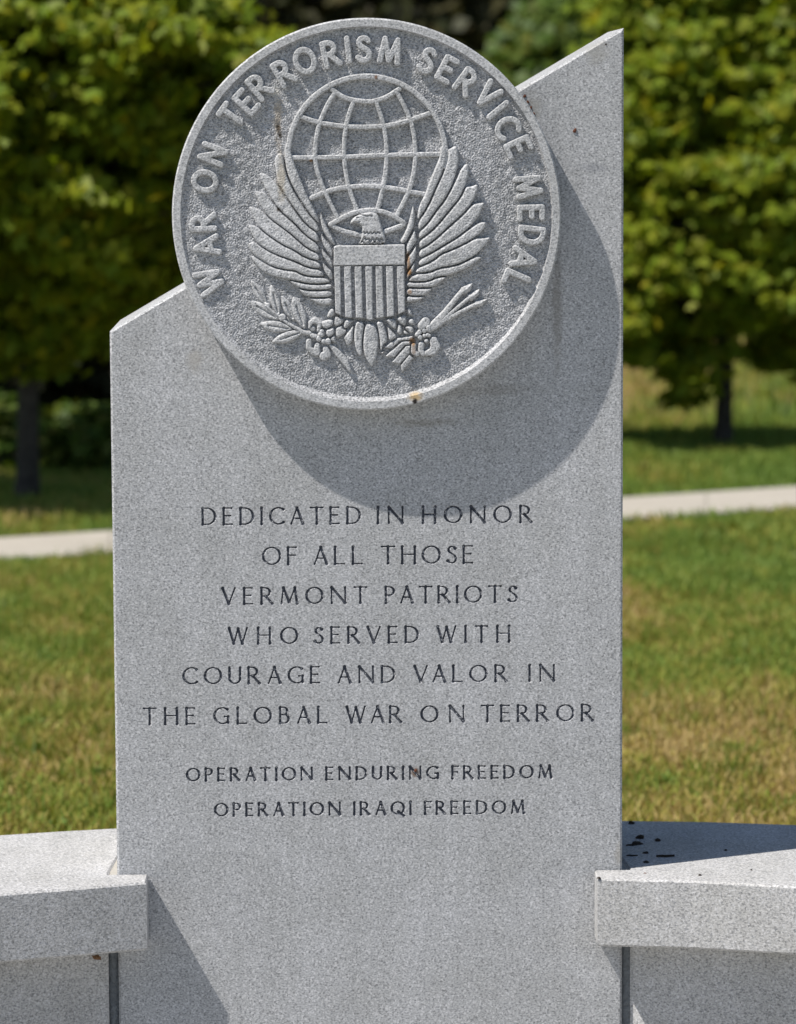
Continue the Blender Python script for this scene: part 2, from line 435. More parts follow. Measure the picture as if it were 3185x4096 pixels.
# text rows
LINES = [
 ([('DEDICATED', 260, 803), ('IN', 855, 948), ('HONOR', 1008, 1385)], (262, 130, 1385, 121), (66, 60)),
 ([('OF', 465, 587), ('ALL', 640, 810), ('THOSE', 868, 1185)], (465, 265, 1185, 260), (200, 195)),
 ([('VERMONT', 328, 825), ('PATRIOTS', 882, 1335)], (330, 400, 1335, 392), (338, 331)),
 ([('WHO', 350, 590), ('SERVED', 641, 1000), ('WITH', 1058, 1310)], (352, 535, 1310, 527), (474, 466)),
 ([('COURAGE', 195, 665), ('AND', 722, 920), ('VALOR', 980, 1300), ('IN', 1370, 1462)], (197, 671, 1462, 660), (608, 600)),
 ([('THE', 60, 242), ('GLOBAL', 300, 690), ('WAR', 750, 942), ('ON', 1003, 1155), ('TERROR', 1207, 1593)], (62, 808, 1593, 795), (747, 734)),
 ([('OPERATION', 207, 640), ('ENDURING', 680, 1068), ('FREEDOM', 1108, 1453)], (209, 1000, 1453, 989), (951, 941)),
 ([('OPERATION', 302, 735), ('IRAQI', 775, 975), ('FREEDOM', 1015, 1360)], (304, 1119, 1360, 1109), (1070, 1061)),
]
def tz(X, Y): return PY(500 + X / .849, 1950 + Y / .849, 0.0)
fv, ff = [], []                             # the front face of the slab, letters cut out
def quad(x0, z0, x1, z1):
    n = len(fv); fv.extend([(x0, 0, z0), (x1, 0, z0), (x1, 0, z1), (x0, 0, z1)]); ff.append((n, n + 1, n + 2, n + 3))
xl, xr = XL + CH, XR - CH
insc = link('inscription', mesh('inscription', [], []), None, stone) if False else empty('inscription'); insc.parent = stone
rows = []
letter_objs = []
for words, (bx0, by0, bx1, by1), (t0, t1) in LINES:
    zb = (tz(bx0, by0)[2] + tz(bx1, by1)[2]) / 2
    zt = (tz(bx0, t0)[2] + tz(bx1, t1)[2]) / 2
    h0 = zt - zb; small = h0 < .0275
    rad = .0027 if not small else .0021
    cap = h0 - 2 * rad * .8; base = zb + rad * .8
    row_lo, row_hi = zb - .012, zt + .006
    items = []
    for wd, wx0, wx1 in words:
        X0 = tz(wx0, by0)[0] + rad; X1 = tz(wx1, by1)[0] - rad
        adv = sum(GL[c][0] for c in wd) * cap
        kern = [0] * (len(wd) - 1)
        for i in range(len(wd) - 1):
            pr = wd[i:i + 2]
            if pr in ('RA', 'RO'): kern[i] = .06
            if pr in ('AT', 'AL', 'LO', 'TE', 'VA', 'AV', 'PA', 'TR', 'FR', 'CA'): kern[i] = -.05
            if pr in ('VA',): kern[i] = -.18
        gap = (X1 - X0 - adv - sum(kern) * cap) / max(len(wd) - 1, 1)
        x = X0
        for i, c in enumerate(wd):
            items.append((c, x)); x += GL[c][0] * cap + gap + (kern[i] * cap if i < len(kern) else 0)
    st = .00085; cells = []
    zs = np.linspace(row_lo, row_hi, int(round((row_hi - row_lo) / st)) + 1)
    prev = xl
    for c, x in items:
        g = glyph(c, lambda u, v: (x + u * cap, base + v * cap), rad, .24)
        xa, xb = g.bb[0] - .001, g.bb[2] + .001
        xs = np.arange(xa, xb + st, st); X, Z = np.meshgrid(xs, zs, indexing='ij')
        S = g(X, Z)
        quad(prev, row_lo, xs[0], row_hi); prev = xs[-1]
        V, fc, rims, SV = march(xs, zs, -S)
        n = len(fv); fv.extend([(v[0], 0, v[1]) for v in V]); ff.extend([tuple(n + k for k in f) for f in fc])
        V, fc, rims, SV = march(xs, zs, S)
        ld = mesh('letter', [(v[0], min(s * 1.5, .0030), v[1]) for v, s in zip(V, SV)], fc)
        ld.materials.append(M_ENG); ld.materials.append(M_FACE)
        for pgn in ld.polygons:
            if sum(SV[q] for q in pgn.vertices) / len(pgn.vertices) < .0005: pgn.material_index = 1
        letter_objs.append(link('letter', ld, None, insc))
    quad(prev, row_lo, xr, row_hi)
    rows.append((row_lo, row_hi))
for k in range(len(rows) - 1): quad(xl, rows[k + 1][1], xr, rows[k][0])
quad(xl, ZBOT, xr, rows[-1][0])
sl_ = (ZTR - ZTL) / (XR - XL)
zt_l, zt_r = ZTL + sl_ * CH - CH * 1.1, ZTR - sl_ * CH - CH * 1.1
n = len(fv); fv.extend([(xl, 0, rows[0][1]), (xr, 0, rows[0][1]), (xr, 0, zt_r), (xl, 0, zt_l)]); ff.append((n, n + 1, n + 2, n + 3))
# chamfer, sides, slanted top, back
o1 = [(xl, 0, ZBOT), (xr, 0, ZBOT), (xr, 0, zt_r), (xl, 0, zt_l)]
o2 = [(XL, CH, ZBOT), (XR, CH, ZBOT), (XR, CH, ZTR), (XL, CH, ZTL)]
o3 = [(XL, TH, ZBOT), (XR, TH, ZBOT), (XR, TH, ZTR), (XL, TH, ZTL)]
n = len(fv); fv.extend(o1 + o2 + o3)
for k in range(4):
    q = (k + 1) % 4
    ff.append((n + k, n + 4 + k, n + 4 + q, n + q)); ff.append((n + 4 + k, n + 8 + k, n + 8 + q, n + 4 + q))
ff.append((n + 11, n + 10, n + 9, n + 8))
slab = link('slab', mesh('slab', fv, ff), M_FACE, stone)

# ---- medallion disc
ccx, ccz = q2(1467.5, 860.5, YR); e1 = q2(2245, 860.5, YR); e2 = q2(1467.5, 71, YR)
RX, RZ = e1[0] - ccx, e2[1] - ccz
def disc_ground():
    st = .00115
    xs = np.arange(-RX, RX + st, st); zs = np.arange(-RZ, RZ + st, st)
    X, Z = np.meshgrid(xs, zs, indexing='ij')
    rr = np.sqrt((X / RX) ** 2 + (Z / RZ) ** 2); S = (.957 - rr) * RX
    V, Fc, rims, SV = march(xs, zs, S); V = np.array(V); SV = np.array(SV)
    ang = np.arctan2(V[:, 1], V[:, 0]); lowleft = np.clip(np.cos(ang - R(215)), 0, 1) ** 1.5
    rad = np.hypot(V[:, 0], V[:, 1]) / RX
    base = lowleft * .007 * np.clip((rad - .45) / .5, 0, 1)           # the ground comes up towards the rim at lower left
    # chamfer from the rim: steep at the top, shallower at the foot
    wch = .0022 + .006 * np.clip(-np.sin(ang + R(15)), 0, 1)
    edge = np.clip(1 - SV / wch, 0, 1)
    h = base + rough(V[:, 0] + ccx, V[:, 1] + ccz) * .00105 * (1 - edge * .8)
    h = h * (1 - edge) + (-(YR - YB) + .0) * edge * 1.0
    h = np.where(edge > 0, base * (1 - edge) + .0105 * edge + rough(V[:, 0], V[:, 1]) * .0003, h)
    co = [(V[k, 0] + ccx, YB - h[k], V[k, 1] + ccz) for k in range(len(V))]
    me = mesh('medallion_field', co, Fc)
    for p in me.polygons: p.use_smooth = True
    return me
med = link('medallion_field', disc_ground(), M_GROUND, stone)
def ringrim():
    N = 256; prof = [(.957, YR), (.992, YR), (1.0, YR + .003), (1.0, -.001), (.90, -.001)]
    co, fc = [], []
    for i in range(N):
        a = 2 * math.pi * i / N
        for f, y in prof: co.append((ccx + RX * f * math.cos(a), y, ccz + RZ * f * math.sin(a)))
    m = len(prof)
    for i in range(N):
        j = (i + 1) % N
        for k in range(m - 1): fc.append((i * m + k, i * m + k + 1, j * m + k + 1, j * m + k))
    fc.append(tuple(i * m + m - 1 for i in range(N)))
    # the back of the disc, where it stands free above the slanted top
    me = mesh('medallion_rim', co, fc); return me
rim = link('medallion_rim', ringrim(), M_FACE if False else M_DISC, stone)

# ---- raised letters round the medallion
RL = [('W', 838, 1124, 1.0), ('A', 828, 985, 1.0), ('R', 813, 888, 1.0), ('O', 820, 725, 1.0), ('N', 852, 617, 1.0), ('T', 927, 462, 1.0), ('E', 987, 407, 1.0),
      ('R', 1040, 345, 1.0), ('R', 1137, 290, 1.0), ('O', 1220, 243, 1.0), ('R', 1325, 215, 1.0), ('I', 1393, 199, 1.0), ('S', 1455, 196, 1.0), ('M', 1561, 203, 1.0),
      ('S', 1710, 242, 1.0), ('E', 1790, 278, 1.0), ('R', 1868, 328, 1.0), ('V', 1952, 378, 1.0), ('I', 1992, 440, 1.0), ('C', 2030, 510, 1.0), ('E', 2075, 588, 1.0),
      ('M', 2115, 745, 1.0), ('E', 2125, 852, 1.0), ('D', 2127, 942, 1.0), ('A', 2097, 1035, 1.0), ('L', 2066, 1120, 1.0)]
WF = {'O': .80, 'A': 1.0, 'W': .86, 'M': .80, 'T': .78, 'V': .86, 'E': 1.0, 'D': .80, 'R': .92, 'C': .85, 'S': 1.05, 'N': .72, 'L': .9}
cap = 88 * U
for ch, px, py, _ in RL:
    cx, cz = q2(px, py); dx, dz = px - 1467.5, 860.5 - py
    ang = math.atan2(dz, dx) - math.pi / 2
    ca, sa = math.cos(ang), math.sin(ang); wf = WF.get(ch, 1.0)
    w_ = GL[ch][0] * wf
    def place(u, v):
        a, b = (u - w_ / 2) * cap, (v - .5) * cap
        return (cx + a * ca - b * sa, cz + a * sa + b * ca)
    low = .62 if px < 900 else .9
    carve('raised_letter', glyph(ch, place, 11.3 * U, 0, wf), .0125 if px > 900 else .0135, stone, wr=.0018, edge=.85, rgh=.4)

# ---- globe: rim, parallels, meridians
globe = empty('globe'); globe.parent = stone
HG = .0115
def circ(cx, cy, r, a0, a1, n=48): return [(cx + r * math.cos(R(a0 + (a1 - a0) * i / n)), cy - r * math.sin(R(a0 + (a1 - a0) * i / n))) for i in range(n + 1)]
def bar(name, pts, wpx, H=HG, par=globe, sm=2, **k):
    carve(name, sdf_stroke(smooth_line(ZS(pts), sm), wpx * U / 2), H, par, wr=.0022, edge=.75, rgh=.35, **k)
bar('outline_ring', circ(1468, 620, 315, -8, 188), 22, HG + .001, sm=0)
for p in ([(1330, 358), (1365, 385), (1405, 400), (1465, 407), (1500, 405), (1550, 388), (1598, 355)],
          [(1205, 466), (1245, 482), (1280, 491), (1330, 500), (1380, 506), (1450, 509), (1500, 507), (1550, 503), (1600, 493), (1645, 480), (1722, 452)],
          [(1168, 631), (1260, 631), (1380, 628), (1450, 625), (1545, 621), (1662, 618), (1765, 617)],
          [(1247, 792), (1300, 768), (1340, 757), (1380, 750), (1455, 743), (1530, 748), (1590, 756), (1640, 767), (1697, 777)]):
    bar('parallel', p, 19)
for p in ([(1340, 372), (1318, 405), (1300, 440), (1275, 500), (1262, 575), (1261, 650), (1280, 720), (1310, 790), (1350, 868)],
          [(1415, 403), (1390, 475), (1378, 550), (1376, 625), (1385, 700), (1400, 765), (1430, 842)],
          [(1505, 408), (1530, 475), (1545, 550), (1548, 625), (1542, 700), (1530, 765), (1510, 838)],
          [(1590, 372), (1625, 435), (1650, 500), (1662, 575), (1662, 650), (1650, 725), (1625, 790), (1588, 862)]):
    bar('meridian', p, 18)
bar('polar_ring', [(1322, 898), (1350, 882), (1390, 860), (1430, 846), (1480, 839), (1530, 845), (1575, 863), (1600, 880), (1622, 896), (1580, 913), (1540, 927)], 19, HG + .001)
bar('polar_ring', [(1322, 898), (1350, 915), (1380, 927), (1440, 940)], 19, HG)

# ---- wings
def feather(par, pts, H=.0135, name='feather', hx=None, sm=1, inset=3.0, groove=None, wr=.0036, edge=.68):
    gs = []
    if groove: gs = [(sdf_stroke(smooth_line(g, 2), .0002), .0022, .004) for g in groove]
    return carve(name, sdf_poly(smooth_poly(pts, sm)), H, par, wr=wr, edge=edge, inset=inset * U, hx=hx, grooves=gs, rgh=.45)
BL = lambda *p: ZB_(p)
DL = lambda *p: ZD(p)
ln = [BL((432, 1625), (450, 1540), (500, 1440), (540, 1330), (580, 1230), (615, 1150), (612, 1085)),
      BL((440, 1675), (520, 1560), (590, 1400), (650, 1270), (682, 1150), (676, 1090)),
      DL((445, 255), (520, 190), (580, 100), (660, 0)) + BL((715, 1400), (758, 1280), (777, 1180)),
      DL((448, 325), (540, 260), (620, 180), (700, 80)) + BL((785, 1480), (830, 1380), (857, 1290)),
      DL((448, 400), (540, 350), (620, 282), (720, 190), (810, 110), (880, 28), (922, -50)),
      DL((448, 475), (560, 420), (640, 370), (760, 300), (860, 222), (925, 150), (960, 75)),
      DL((440, 540), (560, 490), (630, 430), (700, 405), (800, 360), (910, 298), (975, 240)),
      DL((405, 590), (540, 580), (610, 545), (720, 530), (800, 503), (900, 450), (975, 380)),
      DL((350, 650), (430, 657), (530, 650), (600, 615), (700, 608), (840, 550), (915, 505)),
      DL((345, 700), (480, 706), (570, 700), (640, 650)),
      DL((345, 762), (430, 772), (512, 765), (575, 700)),
      DL((350, 822), (400, 820), (470, 803), (505, 772))]
tips = [BL((640, 1058)), BL((700, 1085), (740, 1058), (770, 1080)), BL((800, 1215), (855, 1203)), BL((850, 1392), (935, 1363)), DL((930, 20), (987, 12)),
        DL((940, 170), (1006, 174)), DL((960, 302), (1042, 288)), DL((930, 445), (967, 452)), DL((700, 612),), DL((576, 700),), DL((510, 768),)]
wingR = empty('right_wing'); wingR.parent = stone
wl = {8: 5, 9: 3, 10: 3, 7: 7}
for k in range(11):
    a, b = ln[k], ln[k + 1]
    if k == 0: poly = a + tips[0] + list(reversed(b))
    elif k == 8: poly = a[:6] if False else ln[8][:5] + tips[8] + list(reversed(ln[9]))
    elif k == 9: poly = ln[9][:3] + tips[9] + list(reversed(ln[10][:3]))
    elif k == 10: poly = ln[10][:3] + tips[10] + list(reversed(ln[11]))
    else:
        top = {1: 6, 2: 5, 3: 6, 4: 6, 5: 5, 6: 6, 7: 6}[k]
        poly = a[:top] + tips[k] + list(reversed(b))
    feather(wingR, poly, .0155)
AL = lambda *p: ZA(p)
CL = lambda *p: ZC_(p)
ll = [AL((965, 1085), (1000, 1200), (1040, 1300), (1100, 1450), (1160, 1570), (1196, 1650)) + CL((1198, 190),),
      AL((908, 1130), (930, 1280), (980, 1400), (1040, 1500), (1110, 1610)) + CL((1197, 200),),
      AL((860, 1360), (930, 1480), (1000, 1580)) + CL((1090, 200), (1195, 270)),
      AL((780, 1450), (870, 1580)) + CL((1000, 190), (1080, 280), (1195, 355)),
      CL((740, 80), (800, 150), (940, 250), (1010, 310), (1100, 390), (1200, 430)),
      CL((690, 200), (780, 280), (900, 360), (1000, 405), (1080, 460), (1205, 495)),
      CL((670, 320), (740, 380), (850, 440), (1000, 490), (1100, 540), (1215, 555)),
      CL((650, 430), (740, 490), (820, 535), (920, 560), (1000, 565), (1060, 600), (1140, 615), (1250, 615)),
      CL((700, 540), (760, 590), (850, 620), (930, 635), (1010, 650), (1100, 670), (1200, 675), (1300, 660)),
      CL((1000, 690), (1060, 716), (1150, 725), (1300, 718)),
      CL((1060, 755), (1110, 780), (1200, 785), (1305, 775)),
      CL((1110, 790), (1140, 810), (1200, 840), (1260, 845), (1305, 830))]
ltips = [AL((912, 1075), (935, 1040)), AL((850, 1320), (828, 1190), (850, 1130), (885, 1118)), AL((845, 1350), (790, 1300), (740, 1275), (700, 1290)), AL((740, 1425), (660, 1425)),
         CL((690, 60), (618, 42), (660, 130)), CL((640, 190), (620, 205)), CL((650, 335), (615, 345)), CL((655, 455), (650, 480)), CL((925, 640),), CL((1040, 735),), CL((1095, 782),)]
wingL = empty('left_wing'); wingL.parent = stone
xa_, xb_ = q2(980, 800)[0], q2(1180, 800)[0]
fadeL = lambda X, Z: .52 + .48 * np.clip((X - xa_) / (xb_ - xa_), 0, 1)
for k in range(11):
    a, b = ll[k], ll[k + 1]
    t = ltips[k]
    if k == 0: poly = list(reversed(a)) + t[::-1] + b
    elif k == 1: poly = list(reversed(a)) + t[::-1] + b
    elif k == 7: poly = list(reversed(a)) + t + b[:]
    elif k == 8: poly = list(reversed(ll[8][3:])) + b
    else: poly = list(reversed(a)) + t + b
    feather(wingL, poly, .0150, hx=fadeL)
# small covert feathers along each wrist
for p in (((408, 15), (425, 100), (420, 200), (380, 290), (345, 350), (285, 342), (340, 250), (370, 160), (390, 70)),
          ((420, 215), (438, 290), (438, 330), (400, 390), (345, 460), (345, 355), (380, 300)),
          ((435, 340), (438, 450), (400, 520), (350, 580), (345, 470), (400, 400)),
          ((422, 470), (425, 540), (398, 590), (350, 645), (348, 590), (390, 530))):
    feather(wingR, ZD(p), .0165, 'covert_feather', wr=.004)
for p in (((1208, 60), (1225, 130), (1262, 210), (1335, 350), (1310, 372), (1240, 290), (1207, 215), (1196, 130)),
          ((1206, 235), (1240, 305), (1305, 380), (1305, 472), (1240, 400), (1207, 325)),
          ((1210, 370), (1250, 420), (1305, 485), (1305, 560), (1250, 500), (1212, 440)),
          ((1215, 480), (1260, 530), (1305, 570), (1305, 655), (1250, 605), (1222, 550))):
    feather(wingL, ZC_(p), .0165, 'covert_feather', wr=.004)

# ---- shield
shield = empty('shield'); shield.parent = stone
carve('chief_band', sdf_poly(ZS([(1336, 987), (1344, 982), (1440, 981), (1612, 977), (1620, 979), (1620, 1058), (1335, 1062)])), .0185, shield, wr=.0015, edge=.85, rgh=.12, step=.0012)
carve('field_panel', sdf_poly(ZS([(1336, 1060), (1622, 1056), (1622, 1243), (1560, 1265), (1500, 1272), (1482, 1286), (1465, 1274), (1380, 1268), (1342, 1252)])), .0115, shield, wr=.001, edge=.9, rgh=.4, mat=M_PANEL)
for (x0, x1, xb0, xb1, yb0, yb1) in ((1337, 1362, 1343, 1365, 1250, 1262), (1376, 1405, 1382, 1409, 1268, 1271), (1418, 1447, 1424, 1452, 1271, 1273), (1461, 1490, 1467, 1492, 1274, 1279),
                                     (1502, 1530, 1507, 1536, 1272, 1268), (1544, 1573, 1549, 1577, 1267, 1263), (1587, 1618, 1594, 1620, 1256, 1244)):
    yt = 1064
    poly = [(x0, yt), (x1, yt - .5), (xb1, yb1), (xb0, yb0)]
    if x0 == 1461: poly = [(x0, yt), (x1, yt), (xb1, 1274), (1482, 1283), (xb0, 1274)]
    carve('stripe', sdf_poly(ZS(poly)), .0180, shield, wr=.0015, edge=.85, rgh=.3, step=.0011)

# ---- eagle head, tail, legs
eagle = empty('eagle'); eagle.parent = stone
gr = lambda pts, w=1.6, d=.0045: (sdf_stroke(ZC_(pts), w * U), .0010, d)
zig = [(1540, 262), (1552, 250), (1562, 268), (1578, 254), (1590, 270), (1606, 254), (1620, 270), (1636, 252), (1650, 268), (1664, 254), (1682, 266)]
zig2 = [(1535, 330), (1556, 296), (1568, 318), (1590, 306), (1606, 332), (1622, 300), (1640, 330), (1656, 302), (1678, 326), (1690, 306), (1706, 322)]
zig3 = [(1510, 352), (1545, 330), (1562, 350), (1590, 334), (1606, 352), (1640, 334), (1656, 350), (1690, 332), (1710, 348)]
head = sdf_poly(smooth_poly(ZS([(1401, 899), (1404, 884), (1415, 870), (1430, 862), (1445, 854), (1465, 849), (1490, 846), (1512, 856), (1524, 890), (1532, 920), (1543, 950), (1541, 976), (1430, 978),
                                (1444, 962), (1447, 935), (1450, 908), (1440, 896), (1422, 891), (1410, 893)]), 1))
carve('head', head, .0185, eagle, wr=.004, edge=.6, rgh=.15, step=.0008,
      grooves=[gr([(1525, 120), (1555, 122), (1575, 128), (1600, 124), (1616, 128)]), gr([(1452, 187), (1480, 177), (1520, 172)]), gr([(1497, 140), (1505, 142)], 2.0), gr(zig), gr(zig2, 2.2, .006), gr(zig3, 1.8)])
mid = lambda a, b, t: (a[0] + (b[0] - a[0]) * t, a[1] + (b[1] - a[1]) * t)
for p in (((440, 240), (430, 400), (420, 520), (330, 590), (300, 500), (275, 450), (360, 350)),
          ((470, 200), (603, 215), (577, 380), (562, 520), (572, 700), (520, 750), (460, 640), (430, 450), (445, 300)),
          ((620, 225), (680, 250), (752, 240), (803, 380), (820, 520), (800, 680), (770, 800), (710, 910), (640, 820), (580, 680), (572, 520), (590, 350)),
          ((765, 215), (872, 190), (920, 320), (955, 500), (880, 570), (845, 690), (826, 560), (815, 400), (792, 300)),
          ((930, 255), (1010, 350), (1093, 430), (1060, 470), (965, 515), (950, 380))):
    feather(eagle, ZE(p), .0150, 'tail_feather', inset=1.5)
for p in (((20, 158), (50, 60), (90, 8), (147, 15), (150, 122), (80, 147)), ((-60, 215), (0, 190), (130, 165), (132, 262), (60, 310), (0, 322), (-50, 290)),
          ((157, 118), (220, 155), (297, 170), (270, 240), (190, 287), (135, 272), (142, 170)), ((305, 180), (435, 180), (380, 272), (310, 327), (275, 300), (285, 220)),
          ((10, 335), (60, 320), (143, 290), (152, 390), (80, 452), (18, 430)), ((163, 300), (270, 260), (270, 320), (345, 340), (270, 430), (175, 465), (158, 400)),
          ((70, 468), (150, 408), (167, 470), (180, 545), (100, 515)), ((-130, 440), (-70, 300), (0, 340), (5, 430), (-60, 460)),
          ((895, 175), (1050, 158), (1087, 240), (1077, 332), (1010, 312), (928, 220)), ((1072, 160), (1222, 98), (1242, 190), (1217, 287), (1160, 262), (1088, 195)),
          ((1240, 0), (1290, 10), (1338, 132), (1243, 122)), ((1258, 170), (1347, 160), (1362, 282), (1253, 242)), ((1100, 233), (1172, 290), (1172, 402), (1110, 412), (1078, 370), (1095, 310)),
          ((1193, 310), (1230, 268), (1348, 300), (1342, 377), (1290, 388)), ((1188, 328), (1283, 402), (1183, 407))):
    feather(eagle, ZE(p), .0145, 'leg_feather', inset=1.0, wr=.004, edge=.55)
V2 = 2.73
def blob(par, name, pts, rr, H, s, Z_=None, **k):
    carve(name, sdf_stroke(smooth_line(Z_(pts), 0), [r / s * U for r in rr]), H, par, wr=.0028, edge=.6, rgh=.3, step=.001, **k)
for pts, rr, H in (([(790, 1530), (800, 1475), (850, 1445), (900, 1485), (885, 1560)], [16, 26, 32, 30, 18], .013), ([(822, 1540)], [30], .012),
                   ([(815, 1615), (850, 1625)], [26, 26], .014), ([(888, 1650)], [34], .014), ([(940, 1678)], [28], .014), ([(990, 1680)], [36], .014),
                   ([(782, 1680), (778, 1750), (820, 1790)], [32, 30, 38], .012), ([(876, 1720), (862, 1800)], [30, 44], .012), ([(965, 1765), (985, 1820), (940, 1840)], [34, 40, 48], .012)):
    blob(eagle, 'talon', pts, rr, H, V2, ZF)
for pts, rr, H in (([(1520, 220), (1460, 280)], [70, 60], .013), ([(1430, 370), (1390, 410)], [38, 34], .014), ([(1562, 300), (1575, 340)], [40, 34], .0145), ([(1500, 350)], [38], .014),
                   ([(1436, 450)], [40], .0145), ([(1500, 425)], [32], .0145), ([(1545, 415), (1580, 425)], [34, 26], .014), ([(1532, 505)], [34], .0145),
                   ([(1340, 575), (1335, 670), (1390, 700)], [40, 42, 40], .0125), ([(1460, 560), (1445, 650), (1480, 690)], [46, 44, 44], .0125), ([(1640, 500), (1670, 580), (1620, 665), (1540, 690)], [60, 74, 60, 44], .0125)):
    blob(eagle, 'talon', pts, rr, H, 3.773, ZE)

# ---- olive branch
olive = empty('olive_branch'); olive.parent = stone
fadeO = lambda X, Z: .6 + .4 * np.clip((X - q2(1010, 1200)[0]) / (.05), 0, 1)
for root, tip, wd, H in (((720, 1572), (368, 1692), 62, .013), ((600, 1545), (225, 1490), 66, .012), ((455, 1440), (110, 1235), 66, .011), ((455, 1405), (365, 1055), 56, .011),
                         ((325, 1290), (140, 1000), 52, .010), ((620, 1455), (480, 1175), 54, .0115), ((735, 1540), (605, 1185), 76, .012)):
    a, b = np.array(root, float), np.array(tip, float); d = b - a; nn = np.array([-d[1], d[0]]) / np.hypot(*d)
    L = []
    for t, k in ((0, .15), (.18, .62), (.4, 1), (.65, .9), (.85, .5), (1, .03)): L.append(a + d * t + nn * wd * k)
    for t, k in ((.85, .5), (.65, .9), (.4, 1), (.18, .62), (0, .15)): L.append(a + d * t - nn * wd * k)
    feather(olive, ZF([tuple(p) for p in L]), H, 'olive_leaf', hx=fadeO, inset=.2, wr=.004, edge=.6, groove=[ZF([tuple(a + d * .12), tuple(a + d * .7)])])
blob(olive, 'stem', [(310, 1290), (440, 1400), (560, 1490), (720, 1580), (790, 1590)], [12, 16, 18, 22, 26], .0125, V2, ZF)
blob(olive, 'stem', [(1015, 1722), (1080, 1790), (1180, 1900), (1225, 1990)], [14, 36, 40, 22], .012, V2, ZF)
blob(olive, 'olive', [(490, 1420)], [42], .0125, V2, ZF)
blob(olive, 'olive', [(330, 1290)], [30], .010, V2, ZF)

# ---- arrows
arrows = empty('arrow_bundle'); arrows.parent = stone
for pts, rr in (([(730, 1545), (900, 1370), (1080, 1140)], [40, 34, 26]), ([(760, 1530), (830, 1485), (1160, 1210)], [24, 24, 21]), ([(770, 1540), (900, 1445), (1235, 1275)], [28, 26, 21])):
    blob(arrows, 'shaft', pts, rr, .0125, V2, ZG)
for p in (((1208, 1038), (1185, 1130), (1120, 1175), (1048, 1155), (1078, 1088)), ((1285, 1105), (1275, 1175), (1200, 1245), (1128, 1222), (1148, 1168)), ((1370, 1215), (1315, 1292), (1222, 1315), (1198, 1282), (1228, 1238))):
    feather(arrows, ZG(p), .014, 'arrowhead', sm=0, inset=.3, wr=.008, edge=.3)
for p in (((880, 600), (1100, 460), (1280, 435), (1330, 420), (1330, 490), (1150, 500), (1000, 620), (920, 610)), ((905, 738), (1160, 512), (1288, 502), (1292, 558), (1210, 570), (1050, 748)),
          ((1008, 823), (1220, 577), (1292, 567), (1282, 692), (1127, 858)), ((1138, 872), (1275, 703), (1335, 762), (1300, 812), (1163, 985)), ((835, 690), (925, 618), (880, 695))):
    feather(arrows, ZE(p), .013, 'fletching', sm=0, inset=.8, wr=.002, edge=.7)

# ================================================================ LOW WALLS either side
def prism(top, z0, z1, bev=.004):
    """slab from a plan outline (counter-clockwise), small bevel on the top edge"""
    n = len(top); c = np.mean(top, axis=0)
    ins = []
    for i in range(n):
        a, b, d = np.array(top[i - 1]), np.array(top[i]), np.array(top[(i + 1) % n])
        u, v = nrm(b - a), nrm(d - b); nn = nrm(np.array([-u[1], u[0]]) + np.array([-v[1], v[0]])); ins.append(b + nn * bev)
    co = [(p[0], p[1], z0 + bev) for p in top] + [(p[0], p[1], z1 - bev) for p in top] + [(p[0], p[1], z1) for p in ins] + [(p[0], p[1], z0) for p in ins]
    fc = []
    for i in range(n):
        j = (i + 1) % n; fc.append((i, j, n + j, n + i)); fc.append((n + i, n + j, 2 * n + j, 2 * n + i)); fc.append((3 * n + i, 3 * n + j, j, i))
    fc.append(tuple(range(2 * n, 3 * n))); fc.append(tuple(reversed(range(3 * n, 4 * n))))
    return mesh('p', co, fc)
def ZP(px, py, z=ZCAP): p = PZ(px, py, z); return (float(p[0]), float(p[1]))
CT = PY(588, 3799, -.07)[2]; CT = float(CT)          # underside of the caps
# left cap
Lf = [ZP(586, 3529), ZP(286, 3554), ZP(0, 3576)]
Lb = [ZP(466, 3310), ZP(233, 3325), ZP(0, 3340)]
def extend(p, q, L, bend):
    d = np.array(q) - np.array(p); d = d / np.hypot(*d); out = []; cur = np.array(q); s = .35
    for k in range(int(L / s)):
        a = R(bend); d = np.array([d[0] * math.cos(a) - d[1] * math.sin(a), d[0] * math.sin(a) + d[1] * math.cos(a)])
        cur = cur + d * s; out.append(tuple(cur))
    return out
Lf2 = Lf + extend(Lf[-2], Lf[-1], 1.8, 5); Lb2 = Lb + extend(Lb[-2], Lb[-1], 1.8, 5)
endx = Lf[0][0]
e_in = XL - .003
lw = empty('low_wall', (Lf[1][0], Lf[1][1], 0)); tag(lw, 'low grey granite wall with thick cap left of the memorial stone', 'wall', 'low granite walls flanking the stone')
def local(me, root):
    me.transform(Matrix.Translation(-Vector(root.location))); return me
def wpart(name, me, mat, root): me = local(me, root); me.name = name; return link(name, me, mat, root)
pl = [(e_in - .014, .012), (e_in - .030, .30)]
outl = [(endx, Lf[0][1]), (endx, -.002), (e_in - .014, -.002), (e_in - .014 - .0, .02), (Lb[0][0] + .035, Lb[0][1])]
outl = outl + Lb2[1:] + list(reversed(Lf2[1:]))
wpart('cap_stone', prism(outl, CT, ZCAP), M_CAP, lw)
